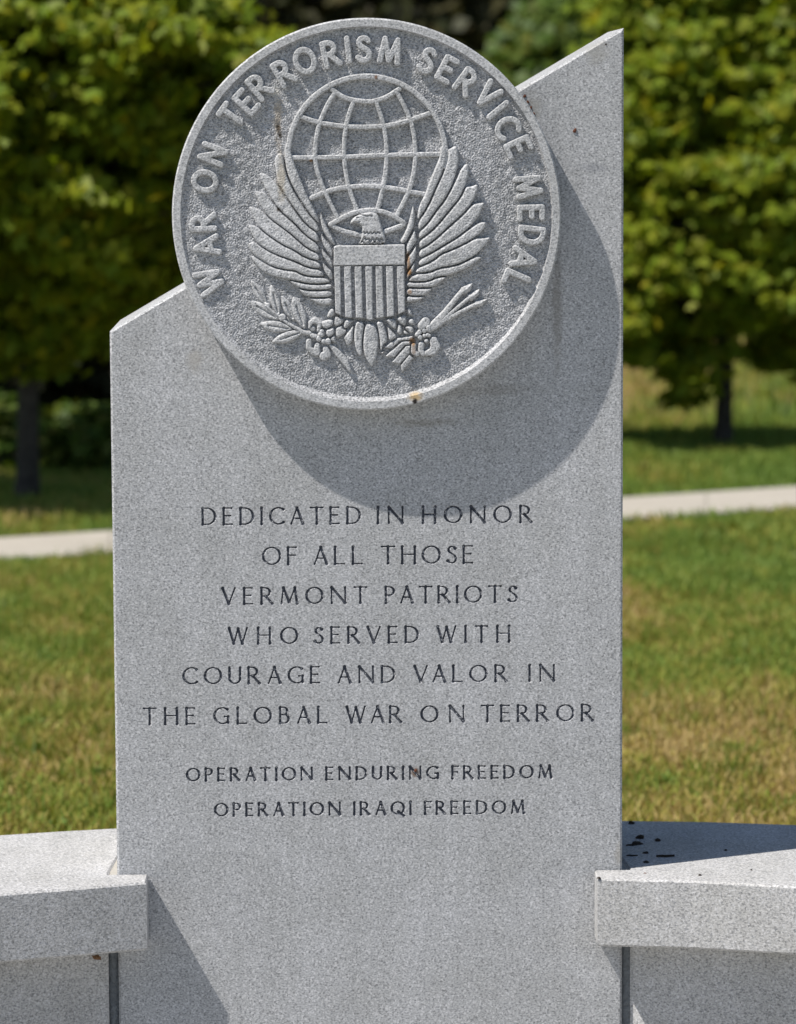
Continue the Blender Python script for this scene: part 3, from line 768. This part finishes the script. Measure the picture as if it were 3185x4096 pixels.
# right cap
Rf = [ZP(2391, 3514), ZP(2762, 3523), ZP(3185, 3546)]
Rb = [ZP(2491, 3281), ZP(2830, 3287), ZP(3185, 3299)]
Rf2 = Rf + extend(Rf[-2], Rf[-1], 1.8, -5); Rb2 = Rb + extend(Rb[-2], Rb[-1], 1.8, -5)
rw = empty('low_wall', (Rf[1][0], Rf[1][1], 0)); tag(rw, 'low grey granite wall with thick cap right of the memorial stone, half shaded on top', 'wall', 'low granite walls flanking the stone')
i_r = XR + .003
p_cut = ZP(2518, 3466)
outr = [(Rf[0][0], Rf[0][1])] + Rf2[1:] + list(reversed(Rb2[1:])) + [(XR + .002, Rb[0][1]), (XR + .004, .17), (p_cut[0], -.002), (Rf[0][0], -.002)]
wpart('cap_stone', prism(outr, CT, ZCAP), M_CAP, rw)
# mortar fillets beside the slab
def plate(poly, z0, z1): return prism(poly, z0, z1, .0005)
wpart('mortar_joint', plate([(XL - .016, .0), (XL - .001, .0), (XL - .001, .2), (XL - .016, .2)], ZCAP - .03, ZCAP - .004), M_MORT, lw)
wpart('mortar_joint', plate([(XR + .001, .0), (p_cut[0] + .002, .0), (XR + .006, .175), (XR + .001, .175)], ZCAP - .03, ZCAP - .004), M_MORT, rw)
# wall bodies: panel fronts follow the caps, set back under the overhang
def offs(pts, d):
    out = []
    for i in range(len(pts)):
        a = np.array(pts[max(i - 1, 0)]); b = np.array(pts[min(i + 1, len(pts) - 1)]); u = nrm(b - a)
        out.append(tuple(np.array(pts[i]) + np.array([-u[1], u[0]]) * d))
    return out
jl0 = float(PY(437, 4000, .012)[0]); jl1 = float(PY(472, 4000)[0])
jr0 = float(PY(2494, 4000)[0]); jr1 = float(PY(2521, 4000, .012)[0])
lf = offs(Lf2, -.07); lf = [(jl0, .008)] + [p for p in lf if p[0] < jl0 - .1]
rf = offs(Rf2, .07); rf = [(jr1, .016)] + [p for p in rf if p[0] > jr1 + .1]
lb = offs(Lb2, .05); rb = offs(Rb2, -.05)
lbk = [(jl0, lb[0][1])] + [p for p in lb if p[0] < jl0 - .05]
rbk = [(jr1, rb[0][1])] + [p for p in rb if p[0] > jr1 + .05]
wpart('wall_panel', prism(lbk + list(reversed(lf)), -.05, CT - .003, .003), M_CAP, lw)
wpart('wall_panel', prism(rf + list(reversed(rbk)), -.05, CT - .003, .003), M_CAP, rw)
def strip(x0, x1):
    co = []; fc = []; n = 7
    for k in range(n):
        t = k / (n - 1); x = x0 + (x1 - x0) * t; y = .017 - .004 * math.sin(math.pi * t)
        co += [(x, y, -.05), (x, y, CT - .003)]
    for k in range(n - 1): fc.append((2 * k, 2 * k + 2, 2 * k + 3, 2 * k + 1))
    co += [(x0, .05, -.05), (x0, .05, CT - .003), (x1, .05, -.05), (x1, .05, CT - .003)]
    m = 2 * n; fc += [(m, 0, 1, m + 1), (2 * n - 2, m + 2, m + 3, 2 * n - 1), (m + 2, m, m + 1, m + 3)]
    return mesh('s', co, fc)
wpart('sealant_joint', strip(jl0 - .0005, XL + .001), M_SEAL, lw)
wpart('sealant_joint', strip(XR - .001, jr1 + .0005), M_SEAL, rw)

# ================================================================ crumbs, twigs
def clod(name, px, py, sz, label, mat=M_CLOD, group=None, flat=.6, y=None, elong=1.0):
    p = PZ(px, py, ZCAP) if y is None else PY(px, py, y)
    co = []; n = 9; r = sz * (.55 if py < 500 else .78)
    rs = random.Random(int(px * 7 + py))
    rings = [(0, .0), (.55, .85), (1, 1), (.85, .55), (.0, .0)]
    vs_, fs_ = [], []
    for k, (hh, rr) in enumerate([(0, 1.0), (.35, 1.08), (.75, .78), (1.0, .35)]):
        for i in range(n):
            a = 2 * math.pi * i / n; q = r * rr * rs.uniform(.55, 1.25)
            vs_.append((q * elong * math.cos(a), q * math.sin(a), r * flat * 1.6 * hh * rs.uniform(.85, 1.1)))
    for k in range(3):
        for i in range(n): j = (i + 1) % n; fs_.append((k * n + i, k * n + j, k * n + n + j, k * n + n + i))
    fs_.append(tuple(range(3 * n, 4 * n))); fs_.append(tuple(reversed(range(n))))
    me = mesh(name, vs_, fs_); o = link(name, me, mat)
    o.location = (float(p[0]), float(p[1]) - (0 if y is None else 0), ZCAP if y is None else float(p[2]))
    if y is not None: o.rotation_euler = (R(90), rs.uniform(0, 3), 0)
    else: o.rotation_euler = (0, 0, rs.uniform(-.3, .3))
    if name == 'web_nest': o.rotation_euler = (R(90), .15, 0)
    tag(o, label, 'dirt' if 'twig' not in name else 'twig', group)
    return o
G = 'dirt clods on the shaded wall cap'
def z3(x, y): return (2285 + x * .53, 3200 + y * .53)
clod('dirt_clod', *z3(523, 290), .0105, 'largest dark dirt clod in the middle of the shaded cap beside the stone', group=G)
clod('dirt_clod', *z3(452, 180), .0080, 'dark dirt clod nearest the back edge of the shaded wall cap', group=G)
clod('dirt_clod', *z3(655, 310), .0078, 'dark dirt clod set furthest right on the shaded cap beside the big one', group=G)
clod('dirt_clod', *z3(497, 332), .0120, 'low spread heap of dark dirt just in front of the largest clod', group=G, flat=.35, elong=1.2)
clod('dirt_clod', *z3(566, 402), .0075, 'flat dark dirt clod between the heap and the small dark twig', group=G, flat=.4)
clod('dirt_clod', *z3(565, 472), .0070, 'small dark dirt clod right at the edge of the shadow on the cap', group=G, flat=.45)
clod('dirt_clod', *z3(1166, 382), .0040, 'tiny lone dark crumb far right near the edge of the cap shadow', group=G)
clod('dirt_clod', *z3(973, 570), .0042, 'tiny lone dark crumb on the sunlit front of the right cap', group='crumbs on the sunlit cap')
clod('dirt_clod', *z3(558, 553), .0035, 'tiny reddish crumb near the sunlit front edge of the right cap', M_RLEAF, 'crumbs on the sunlit cap', .3)
clod('dirt_clod', *z3(1360, 530), .0028, 'tiniest speck of dirt towards the right side of the sunlit cap', group='crumbs on the sunlit cap')
clod('dirt_clod', *z3(210, 592), .0048, 'dark brown crumb on the very corner of the right cap', M_CLOD, 'crumbs on the sunlit cap', .5)
clod('dry_leaf_bit', *z3(325, 506), .0080, 'red brown dry leaf scrap caught at the foot of the stone on the right cap', M_RLEAF, None, .3, elong=1.4)
clod('dirt_clod', *z3(215, 516), .0050, 'dark soil smear at the left inner corner of the right cap', M_RLEAF, 'crumbs on the sunlit cap', .25, elong=2.2)
def twig(px, py, L, r, label, ang=0):
    p = PZ(px, py, ZCAP); co, fc = [], []; n = 6
    for k in range(5):
        t = k / 4 - .5; off = .002 * math.sin(k * 2.1)
        for i in range(n):
            a = 2 * math.pi * i / n; q = r * (1 - .4 * abs(t)); co.append((t * L, off + q * math.cos(a), r + q * math.sin(a)))
    for k in range(4):
        for i in range(n): j = (i + 1) % n; fc.append((k * n + i, k * n + j, k * n + n + j, k * n + n + i))
    fc += [tuple(reversed(range(n))), tuple(range(4 * n, 5 * n))]
    o = link('twig', mesh('twig', co, fc), M_CLOD); o.location = (float(p[0]), float(p[1]), ZCAP); o.rotation_euler = (0, 0, ang)
    tag(o, label, 'twig', 'twigs on the shaded wall cap')
twig(*z3(712, 431), .036, .0026, 'straight dark twig lying on the shaded cap right of the clods', .05)
twig(*z3(460, 345), .024, .0018, 'short thin twig beside the low heap of dirt near the stone', .2)
twig(*z3(460, 424), .022, .0016, 'thin twig close to the stone in front of the dirt heap', -.1)
clod('insect_cocoon', 2300, 523, .0038, 'small brown cocoon stuck on the stone right of the medallion', M_RLEAF, None, .5, y=-.0005, elong=1.5)
clod('insect_cocoon', 1663, 3082, .0036, 'small brown cocoon stuck over the engraved word enduring', M_RLEAF, None, .4, y=-.0005, elong=1.3)
clod('dirt_clod', 2424, 178, .0030, 'dark speck of dirt below the peak of the stone', M_CLOD, None, .3, y=-.0005)
clod('web_nest', 389, 3828, .0062, 'brown web nest tucked under the left wall cap by the joint', simple('web', (.16, .09, .05), .9, .6, 500), None, .5, y=-.012, elong=1.8)
for k, (px, py, s) in enumerate(((2098, 385, .0042), (2113, 408, .0036), (2124, 432, .0040), (2136, 455, .0032))):
    clod('dirt_clod', px, py, s, ['uppermost rusty crumb in the crack along the medallion edge', 'second rusty crumb down in the crack along the medallion edge',
         'third rusty crumb down in the crack along the medallion edge', 'lowest rusty crumb in the crack along the medallion edge'][k], M_RLEAF, 'crumbs along the medallion edge', .4, y=-.0005, elong=1.6)

# ================================================================ GROUND
def gz(x, y):                               # ground height: lawn level, hillside far behind
    return np.where(y > 22, (np.maximum(y - 22, 0) * .03) + (np.maximum(y - 60, 0) ** 1.2) * .12, 0.0)
def sheet(name, xs, ys, zf, mat, dz=0):
    X, Y = np.meshgrid(xs, ys, indexing='ij'); Z = zf(X, Y) + dz
    V = np.stack([X, Y, Z], -1).reshape(-1, 3); ny = len(ys); i, j = np.meshgrid(np.arange(len(xs) - 1), np.arange(ny - 1), indexing='ij')
    a = (i * ny + j).ravel(); Fq = np.stack([a, a + ny, a + ny + 1, a + 1], -1)
    o = link(name, fast_mesh(name, V, Fq, 4), mat); return o
lawn = sheet('lawn', np.linspace(-400, 400, 81), np.concatenate([np.linspace(-60, 21, 40), np.linspace(22, 80, 60), np.linspace(85, 500, 30)]), gz, M_LAWN)
tag(lawn, kind='structure')
# paving in front of the memorial
pv = link('plaza', mesh('plaza', [(-6, -14, .004), (6, -14, .004), (6, .25, .004), (-6, .25, .004)], [(0, 1, 2, 3)]), M_PAVE); tag(pv, kind='structure')
# sidewalk: slanting strip behind
sA0, sA1 = PZ(0, 1150 * 1.8757, .008), PZ(3185, 1040 * 1.8757, .008)         # far edge
sB0, sB1 = PZ(0, 1198 * 1.8757, .008), PZ(3185, 1086 * 1.8757, .008)         # near edge
def lerp(a, b, t): return a + (b - a) * t
wa0, wa1 = lerp(sA0, sA1, -4), lerp(sA0, sA1, 5); wb0, wb1 = lerp(sB0, sB1, -4), lerp(sB0, sB1, 5)
wk_root = empty('sidewalk', tuple(lerp(sA0, sA1, .5))); tag(wk_root, kind='structure')
NS = 24
for k in range(NS):
    t0, t1 = k / NS + .00006, (k + 1) / NS - .00006
    a, b, c, d = [np.array(v) for v in (lerp(wb0, wb1, t0), lerp(wb0, wb1, t1), lerp(wa0, wa1, t1), lerp(wa0, wa1, t0))]
    o_ = wk_root.location
    co = [(p[0] - o_.x, p[1] - o_.y, z) for z in (-.05, .008) for p in (a, b, c, d)]
    link('paving_slab', mesh('paving_slab', co, [(4, 5, 6, 7), (0, 1, 5, 4), (1, 2, 6, 5), (2, 3, 7, 6), (3, 0, 4, 7)]), M_WALK, wk_root)
wdir = nrm(np.array([sA1[0] - sA0[0], sA1[1] - sA0[1]]))
def far_side(x, y):  # signed distance beyond near / far edge
    nn = np.array([-wdir[1], wdir[0]]); return (x - sA0[0]) * nn[0] + (y - sA0[1]) * nn[1], (x - sB0[0]) * nn[0] + (y - sB0[1]) * nn[1]

def blades(name, n, xr_, yr_, h, wd, lean=.5, keep=None, clump=.15):
    x = rng.uniform(*xr_, n); y = rng.uniform(*yr_, n)
    fa, fb = far_side(x, y); ok = (fb < .0) | (fa > .0)
    half = .11 * (y - CAM[1]) * 1.35 + .5
    ok &= np.abs(x - CAM[0] - .02 * (y - CAM[1])) < half
    if keep is not None: ok &= keep(x, y)
    x, y = x[ok], y[ok]; n = len(x)
    z = gz(x, y); th = rng.uniform(0, 2 * np.pi, n); hh = h * rng.uniform(.5, 1.25, n) * (1 + clump * np.sin(x * 3.1 + np.sin(y * 2.3) * 2) * 2)
    le = rng.uniform(0, lean, n) * hh; lt = rng.uniform(0, 2 * np.pi, n); wv = wd * rng.uniform(.6, 1.3, n)
    ux, uy = np.cos(th) * wv, np.sin(th) * wv; lx, ly = np.cos(lt) * le, np.sin(lt) * le
    P = np.empty((n, 5, 3))
    P[:, 0] = np.stack([x - ux, y - uy, z - .005], -1); P[:, 1] = np.stack([x + ux, y + uy, z - .005], -1)
    P[:, 2] = np.stack([x + ux * .8 + lx * .35, y + uy * .8 + ly * .35, z + hh * .6], -1); P[:, 3] = np.stack([x - ux * .8 + lx * .35, y - uy * .8 + ly * .35, z + hh * .6], -1)
    P[:, 4] = np.stack([x + lx, y + ly, z + hh], -1)
    b = np.arange(n)[:, None] * 5
    Fq = np.concatenate([b + np.array([0, 1, 2]), b + np.array([0, 2, 3]), b + np.array([3, 2, 4])])
    o = link(name, fast_mesh(name, P.reshape(-1, 3), Fq, 3), M_GRASS); tag(o, kind='stuff'); return o
g1 = blades('lawn_grass', 260000, (-1.9, 1.9), (.75, 9.5), .034, .0032, 1.1)
tag(g1, 'short patchy green and straw brown lawn grass behind the stone', 'grass')
g2 = blades('mown_grass', 130000, (-4, 4), (8.5, 15), .05, .005, .8)
tag(g2, 'greener lawn grass on both sides of the pale sidewalk', 'grass')
g3 = blades('tall_grass', 60000, (-9, 9), (15, 30), .09, .009)
tag(g3, 'mown green grass beyond the sidewalk under the young trees', 'grass')

# thicker, greener tufts standing out of the lawn
def tufts():
    cx_ = rng.uniform(-1.9, 1.9, 420); cy_ = rng.uniform(.9, 9.3, 420)
    half = .11 * (cy_ - CAM[1]) * 1.3 + .3; ok = (np.abs(cx_ - CAM[0]) < half) & (far_side(cx_, cy_)[1] < -.02)
    cx_, cy_ = cx_[ok], cy_[ok]; m = 55; n = len(cx_) * m
    sp_ = np.repeat(rng.uniform(.02, .09, len(cx_)), m)
    x = np.repeat(cx_, m) + rng.normal(size=n) * sp_; y = np.repeat(cy_, m) + rng.normal(size=n) * sp_
    hh = np.repeat(rng.uniform(.035, .075, len(cx_)), m) * rng.uniform(.5, 1.2, n); th = rng.uniform(0, 6.28, n); lt = rng.uniform(0, 6.28, n); le = hh * rng.uniform(.1, .8, n)
    ux, uy = np.cos(th) * .0035, np.sin(th) * .0035; z = np.zeros(n)
    P = np.stack([np.stack([x - ux, y - uy, z], -1), np.stack([x + ux, y + uy, z], -1), np.stack([x + np.cos(lt) * le, y + np.sin(lt) * le, hh], -1)], 1)
    return fast_mesh('grass_tufts', P.reshape(-1, 3), np.arange(n * 3).reshape(n, 3), 3)
M_TUFT = leaf_mat('tuft_blades', (.10, .19, .03), (.17, .24, .035), (.30, .27, .08), .3)
tf = link('grass_tufts', tufts(), M_TUFT); tag(tf, 'fresh green taller tufts scattered through the patchy lawn', 'grass', kind='stuff')

# broad-leaved weeds in the lawn
def weed_mesh():
    co, fc = [], []
    for k in range(9):
        a = k * 2.4; L = random.uniform(.03, .055); e = random.uniform(.25, .8); wv = L * .28
        d = np.array([math.cos(a), math.sin(a)]); s = np.array([-d[1], d[0]])
        b = len(co)
        for t, q in ((0, .15), (.4, 1), (.75, .8), (1, 0.05)):
            for sg in (-1, 1): co.append((d[0] * L * t + s[0] * wv * q * sg, d[1] * L * t + s[1] * wv * q * sg, L * e * t + .004 * sg * 0))
        for i in range(3): fc.append((b + 2 * i, b + 2 * i + 1, b + 2 * i + 3, b + 2 * i + 2))
    return mesh('broadleaf_weed', co, fc)
M_WEED = leaf_mat('weed_leaves', (.06, .13, .02), (.09, .16, .03), (.14, .2, .05), .25)
wm = [weed_mesh() for _ in range(4)]
for m in wm: m.materials.append(M_WEED)
weeds = [(250, 2790, 'broad-leaved weed halfway down the strip of lawn left of the stone'), (105, 2890, 'broad-leaved weed near the left picture edge in the lawn'),
         (420, 3080, 'broad-leaved weed close to the left edge of the stone in browned grass'), (230, 3290, 'broad-leaved weed just above the left wall cap'),
         (2570, 2790, 'broad-leaved weed nearest the right edge of the stone halfway down the lawn'), (2660, 3110, 'upright broad-leaved weed just above the shaded right wall cap'),
         (2945, 2650, 'pale broad-leaved weed in the middle of the lawn right of the stone'), (2960, 2130, 'dark leafy weed overhanging the near edge of the sidewalk on the right'), (2820, 2160, 'light tufted weed overhanging the near edge of the sidewalk beside the dark one')]
for k, (px, py, lb_) in enumerate(weeds):
    p = PZ(px, py, .02); o = bpy.data.objects.new('broadleaf_weed', wm[k % 4]); C.objects.link(o)
    o.location = (p[0], p[1], 0.005); s_ = 2.0 if k > 6 else random.uniform(.8, 1.4); o.scale = (s_, s_, s_); o.rotation_euler = (0, 0, random.uniform(0, 6))
    tag(o, lb_, 'weed', 'broad-leaved weeds in the lawn')

# ================================================================ TREES
def maple_leaf(sz):
    pts = [(0, -.1), (.22, -.02), (.5, .08), (.36, .28), (.62, .52), (.3, .55), (.2, .62), (0, 1.0), (-.2, .62), (-.3, .55), (-.62, .52), (-.36, .28), (-.5, .08), (-.22, -.02)]
    pts = np.array(pts); return pts * sz
LEAF8 = np.array([(0, 0), (.45, .12), (.62, .55), (.22, .55), (0, 1.0), (-.22, .55), (-.62, .55), (-.45, .12)])
LEAF4 = np.array([(0, 0), (.45, .45), (0, 1.0), (-.45, .45)])
def crown_mesh(name, clusters, size, per, spread, detail=8, flat=.35, droop=.3, seed=1):
    r = np.random.default_rng(seed)
    n = len(clusters) * per
    base = np.repeat(clusters, per, axis=0)
    off = r.normal(size=(n, 3)) * np.array([spread, spread, spread * flat]); P = base + off
    sz = size * r.uniform(.45, 1.35, n)
    # leaf frame: blade faces up and a little outward, tip hangs
    th = r.uniform(0, 2 * np.pi, n)
    u = np.stack([np.cos(th), np.sin(th), -r.uniform(.2, 1.0, n) * droop * 3.5], -1); u /= np.linalg.norm(u, axis=1)[:, None]
    nn = r.normal(size=(n, 3)) * .42 + np.array([-.42, -.95, .62]); nn -= (nn * u).sum(1)[:, None] * u; nn /= np.linalg.norm(nn, axis=1)[:, None]
    s = np.cross(u, nn)
    L = LEAF8 if detail == 8 else LEAF4; k = len(L)
    V = P[:, None, :] + (s[:, None, :] * L[None, :, 0:1] + u[:, None, :] * L[None, :, 1:2]) * sz[:, None, None]
    V += nn[:, None, :] * (np.abs(L[None, :, 0:1]) * -.25 * sz[:, None, None])
    me = fast_mesh(name, V.reshape(-1, 3), np.arange(n * k).reshape(n, k), k)
    return me
def tube(pts, rad, n=8):
    co, fc = [], []
    for k, p in enumerate(pts):
        a = np.array(pts[max(k - 1, 0)]); b = np.array(pts[min(k + 1, len(pts) - 1)]); d = nrm(b - a)
        s = np.cross(d, (0, 1, 0)); s = nrm(s) if np.linalg.norm(s) > .05 else np.array([1., 0, 0]); t = np.cross(d, s)
        for i in range(n):
            q = 2 * math.pi * i / n; co.append(tuple(np.array(p) + rad[k] * (s * math.cos(q) + t * math.sin(q))))
    for k in range(len(pts) - 1):
        for i in range(n): j = (i + 1) % n; fc.append((k * n + i, k * n + j, k * n + n + j, k * n + n + i))
    fc.append(tuple(range(len(co) - n, len(co)))); return co, fc
def tree(name, loc, H, cb, rx, ry, trunk_r, mat, nclus, per, leaf, spread, label, cat='tree', group=None, detail=8, seed=1, top=.55, dens=2.2, shape=1.0, bark=M_BARK, cx=0.0, flat=.35, pk=.62, back=1.0):
    """H height, cb crown bottom; crown between cb and H, widest low"""
    r = np.random.default_rng(seed); root = empty(name, tuple(loc)); tag(root, label, cat, group)
    co, fc = [], []
    def add(pts, rad):
        c, f = tube(pts, rad); n = len(co); co.extend(c); fc.extend([tuple(n + k for k in q) for q in f])
    hc = (H - cb); pts = [(0, 0, -.05), (.01, .0, .15), (.02, .01, cb), (cx * .5 - .02, .02, cb + hc * .4), (cx, 0, cb + hc * .85)]
    add(pts, [trunk_r * 1.35, trunk_r, trunk_r * .85, trunk_r * .5, trunk_r * .12])
    cl = []
    def prof(t): return (np.sin(np.pi * np.clip(t * .93 + .07, 0, 1) ** pk)) ** .75 * shape * np.clip(t * 4.5 + .38, 0, 1)     # width of the crown with height
    nb = max(14, nclus // 14)
    for k in range(nb):                      # limbs
        t = r.uniform(.0, .85); a = r.uniform(0, 2 * np.pi) if k > nb * .25 else k * 2.4
        w_ = prof(min(t + .15, .95)) * .9
        tip = np.array([cx + math.cos(a) * rx * w_, math.sin(a) * ry * w_, cb + hc * min(t + .12, .97)]); st = np.array([cx * t, 0, cb + hc * t * .7])
        mid_ = (st + tip) / 2 + np.array([0, 0, .06 * hc])
        add([tuple(st), tuple(mid_), tuple(tip)], [trunk_r * .34 * (1 - t * .5), trunk_r * .2 * (1 - t * .4), .006])
    cand = 0
    while len(cl) < nclus:
        t = r.uniform(0, 1); a = r.uniform(0, 2 * np.pi); q = r.uniform(0, 1) ** (1 / dens)
        w_ = prof(t) * q * (1 + .16 * math.sin(a * 3 + t * 9 + seed) + .10 * math.sin(a * 7 - t * 15))
        if w_ < .05: continue
        lump = math.sin(a * 5 + t * 23 + seed) * math.sin(t * 31 - a * 4 + seed * 2)
        if lump < -.3 and r.uniform() < .55: continue
        w_ *= 1 + .09 * lump
        cl.append((cx + math.cos(a) * rx * w_, math.sin(a) * ry * w_ * (back if math.sin(a) > 0 else 1), cb + hc * t + r.uniform(-.04, .04) * hc + (1 - t) ** 2 * hc * .075 * (math.sin(a * 3.3 + seed) + .6 * math.sin(a * 8 + seed * 3) + .3)))
    tr = link('trunk', mesh('trunk', co, fc), bark, root)
    cr = link('crown', crown_mesh('crown', np.array(cl), leaf, per, spread, detail, flat, seed=seed + 5), mat, root)
    return root
def at(dx, dy): p = PZ(dx * 1.8757, dy * 1.8757, 0); return p
# the two young maples nearest
p = at(1540, 947); tree('maple_tree', (p[0], p[1], 0), 3.4, .56, 1.28, .85, .05, M_MAPLE, 1500, 46, .068, .07, 'bushy yellow-green young maple with short dark trunk behind the right wall', group='young maples on the lawn', seed=3, cx=.04, dens=5, pk=.40, back=.3)
p = at(57, 1068); tree('maple_tree', (p[0], p[1], 0), 3.1, .86, 1.32, 1.3, .055, M_MAPLE, 1500, 46, .068, .07, 'yellow-green young maple with slim bare trunk behind the left wall', group='young maples on the lawn', seed=11, cx=-.02, dens=5, pk=1.0, back=.7)
tree('maple_tree', (1.98, 24.0, float(gz(1.98, 24.0))), 2.75, .5, 1.05, 1.0, .05, M_MID, 500, 34, .09, .09, 'softly blurred mid-green tree showing above the slanted top beside the medallion', group='young maples on the lawn', seed=21)
# shrubs in the shade behind the left tree
p = at(10, 1010); tree('shrub', (-1.80, 12.15, 0), .37, .06, .26, .2, .02, M_MID, 26, 16, .085, .07, 'green leafy shrub left of the slim maple trunk', 'shrub', 'low shrubs behind the left maple', seed=31)
tree('shrub', (-1.33, 12.2, 0), .35, .06, .24, .2, .02, M_MID, 34, 16, .085, .07, 'green leafy shrub between the slim maple trunk and the stone', 'shrub', 'low shrubs behind the left maple', seed=33)
# dark wood behind
WL = ['dark tree at the far left edge of the wood behind the left maple', 'dark tree in the wood directly behind the slim maple trunk', 'dark tree in the wood just left of the medallion', 'dark tree in the wood behind the left half of the medallion',
      'dark tree in the wood behind the right half of the medallion', 'dark tree in the wood behind the peak of the stone', 'dark tree in the wood behind the right maple', 'dark tree at the far right edge of the wood behind the right maple']
for k, (x, y, H) in enumerate(((-2.6, 13.7, 3.2), (-1.5, 13.7, 2.6), (-.45, 13.9, 2.1), (.3, 33, 9), (2.0, 36, 9.5), (3.6, 40, 10), (5.6, 38, 9.5), (7.6, 42, 10))):
    near = k < 3
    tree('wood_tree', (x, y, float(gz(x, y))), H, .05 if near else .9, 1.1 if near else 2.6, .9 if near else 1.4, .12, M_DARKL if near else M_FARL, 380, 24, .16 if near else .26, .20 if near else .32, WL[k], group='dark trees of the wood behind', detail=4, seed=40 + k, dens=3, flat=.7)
# far hillside wood, one mass
def far_wood():
    cl = []
    r = np.random.default_rng(5)
    for k in range(1500):
        y = r.uniform(46, 75); x = r.uniform(-16, 18) * y / 50; h0 = float(gz(x, y)); cl.append((x, y, h0 + r.uniform(0, 7.5) ** 1.0))
    return crown_mesh('hillside_wood', np.array(cl), .55, 22, .6, 4, .8, seed=9)
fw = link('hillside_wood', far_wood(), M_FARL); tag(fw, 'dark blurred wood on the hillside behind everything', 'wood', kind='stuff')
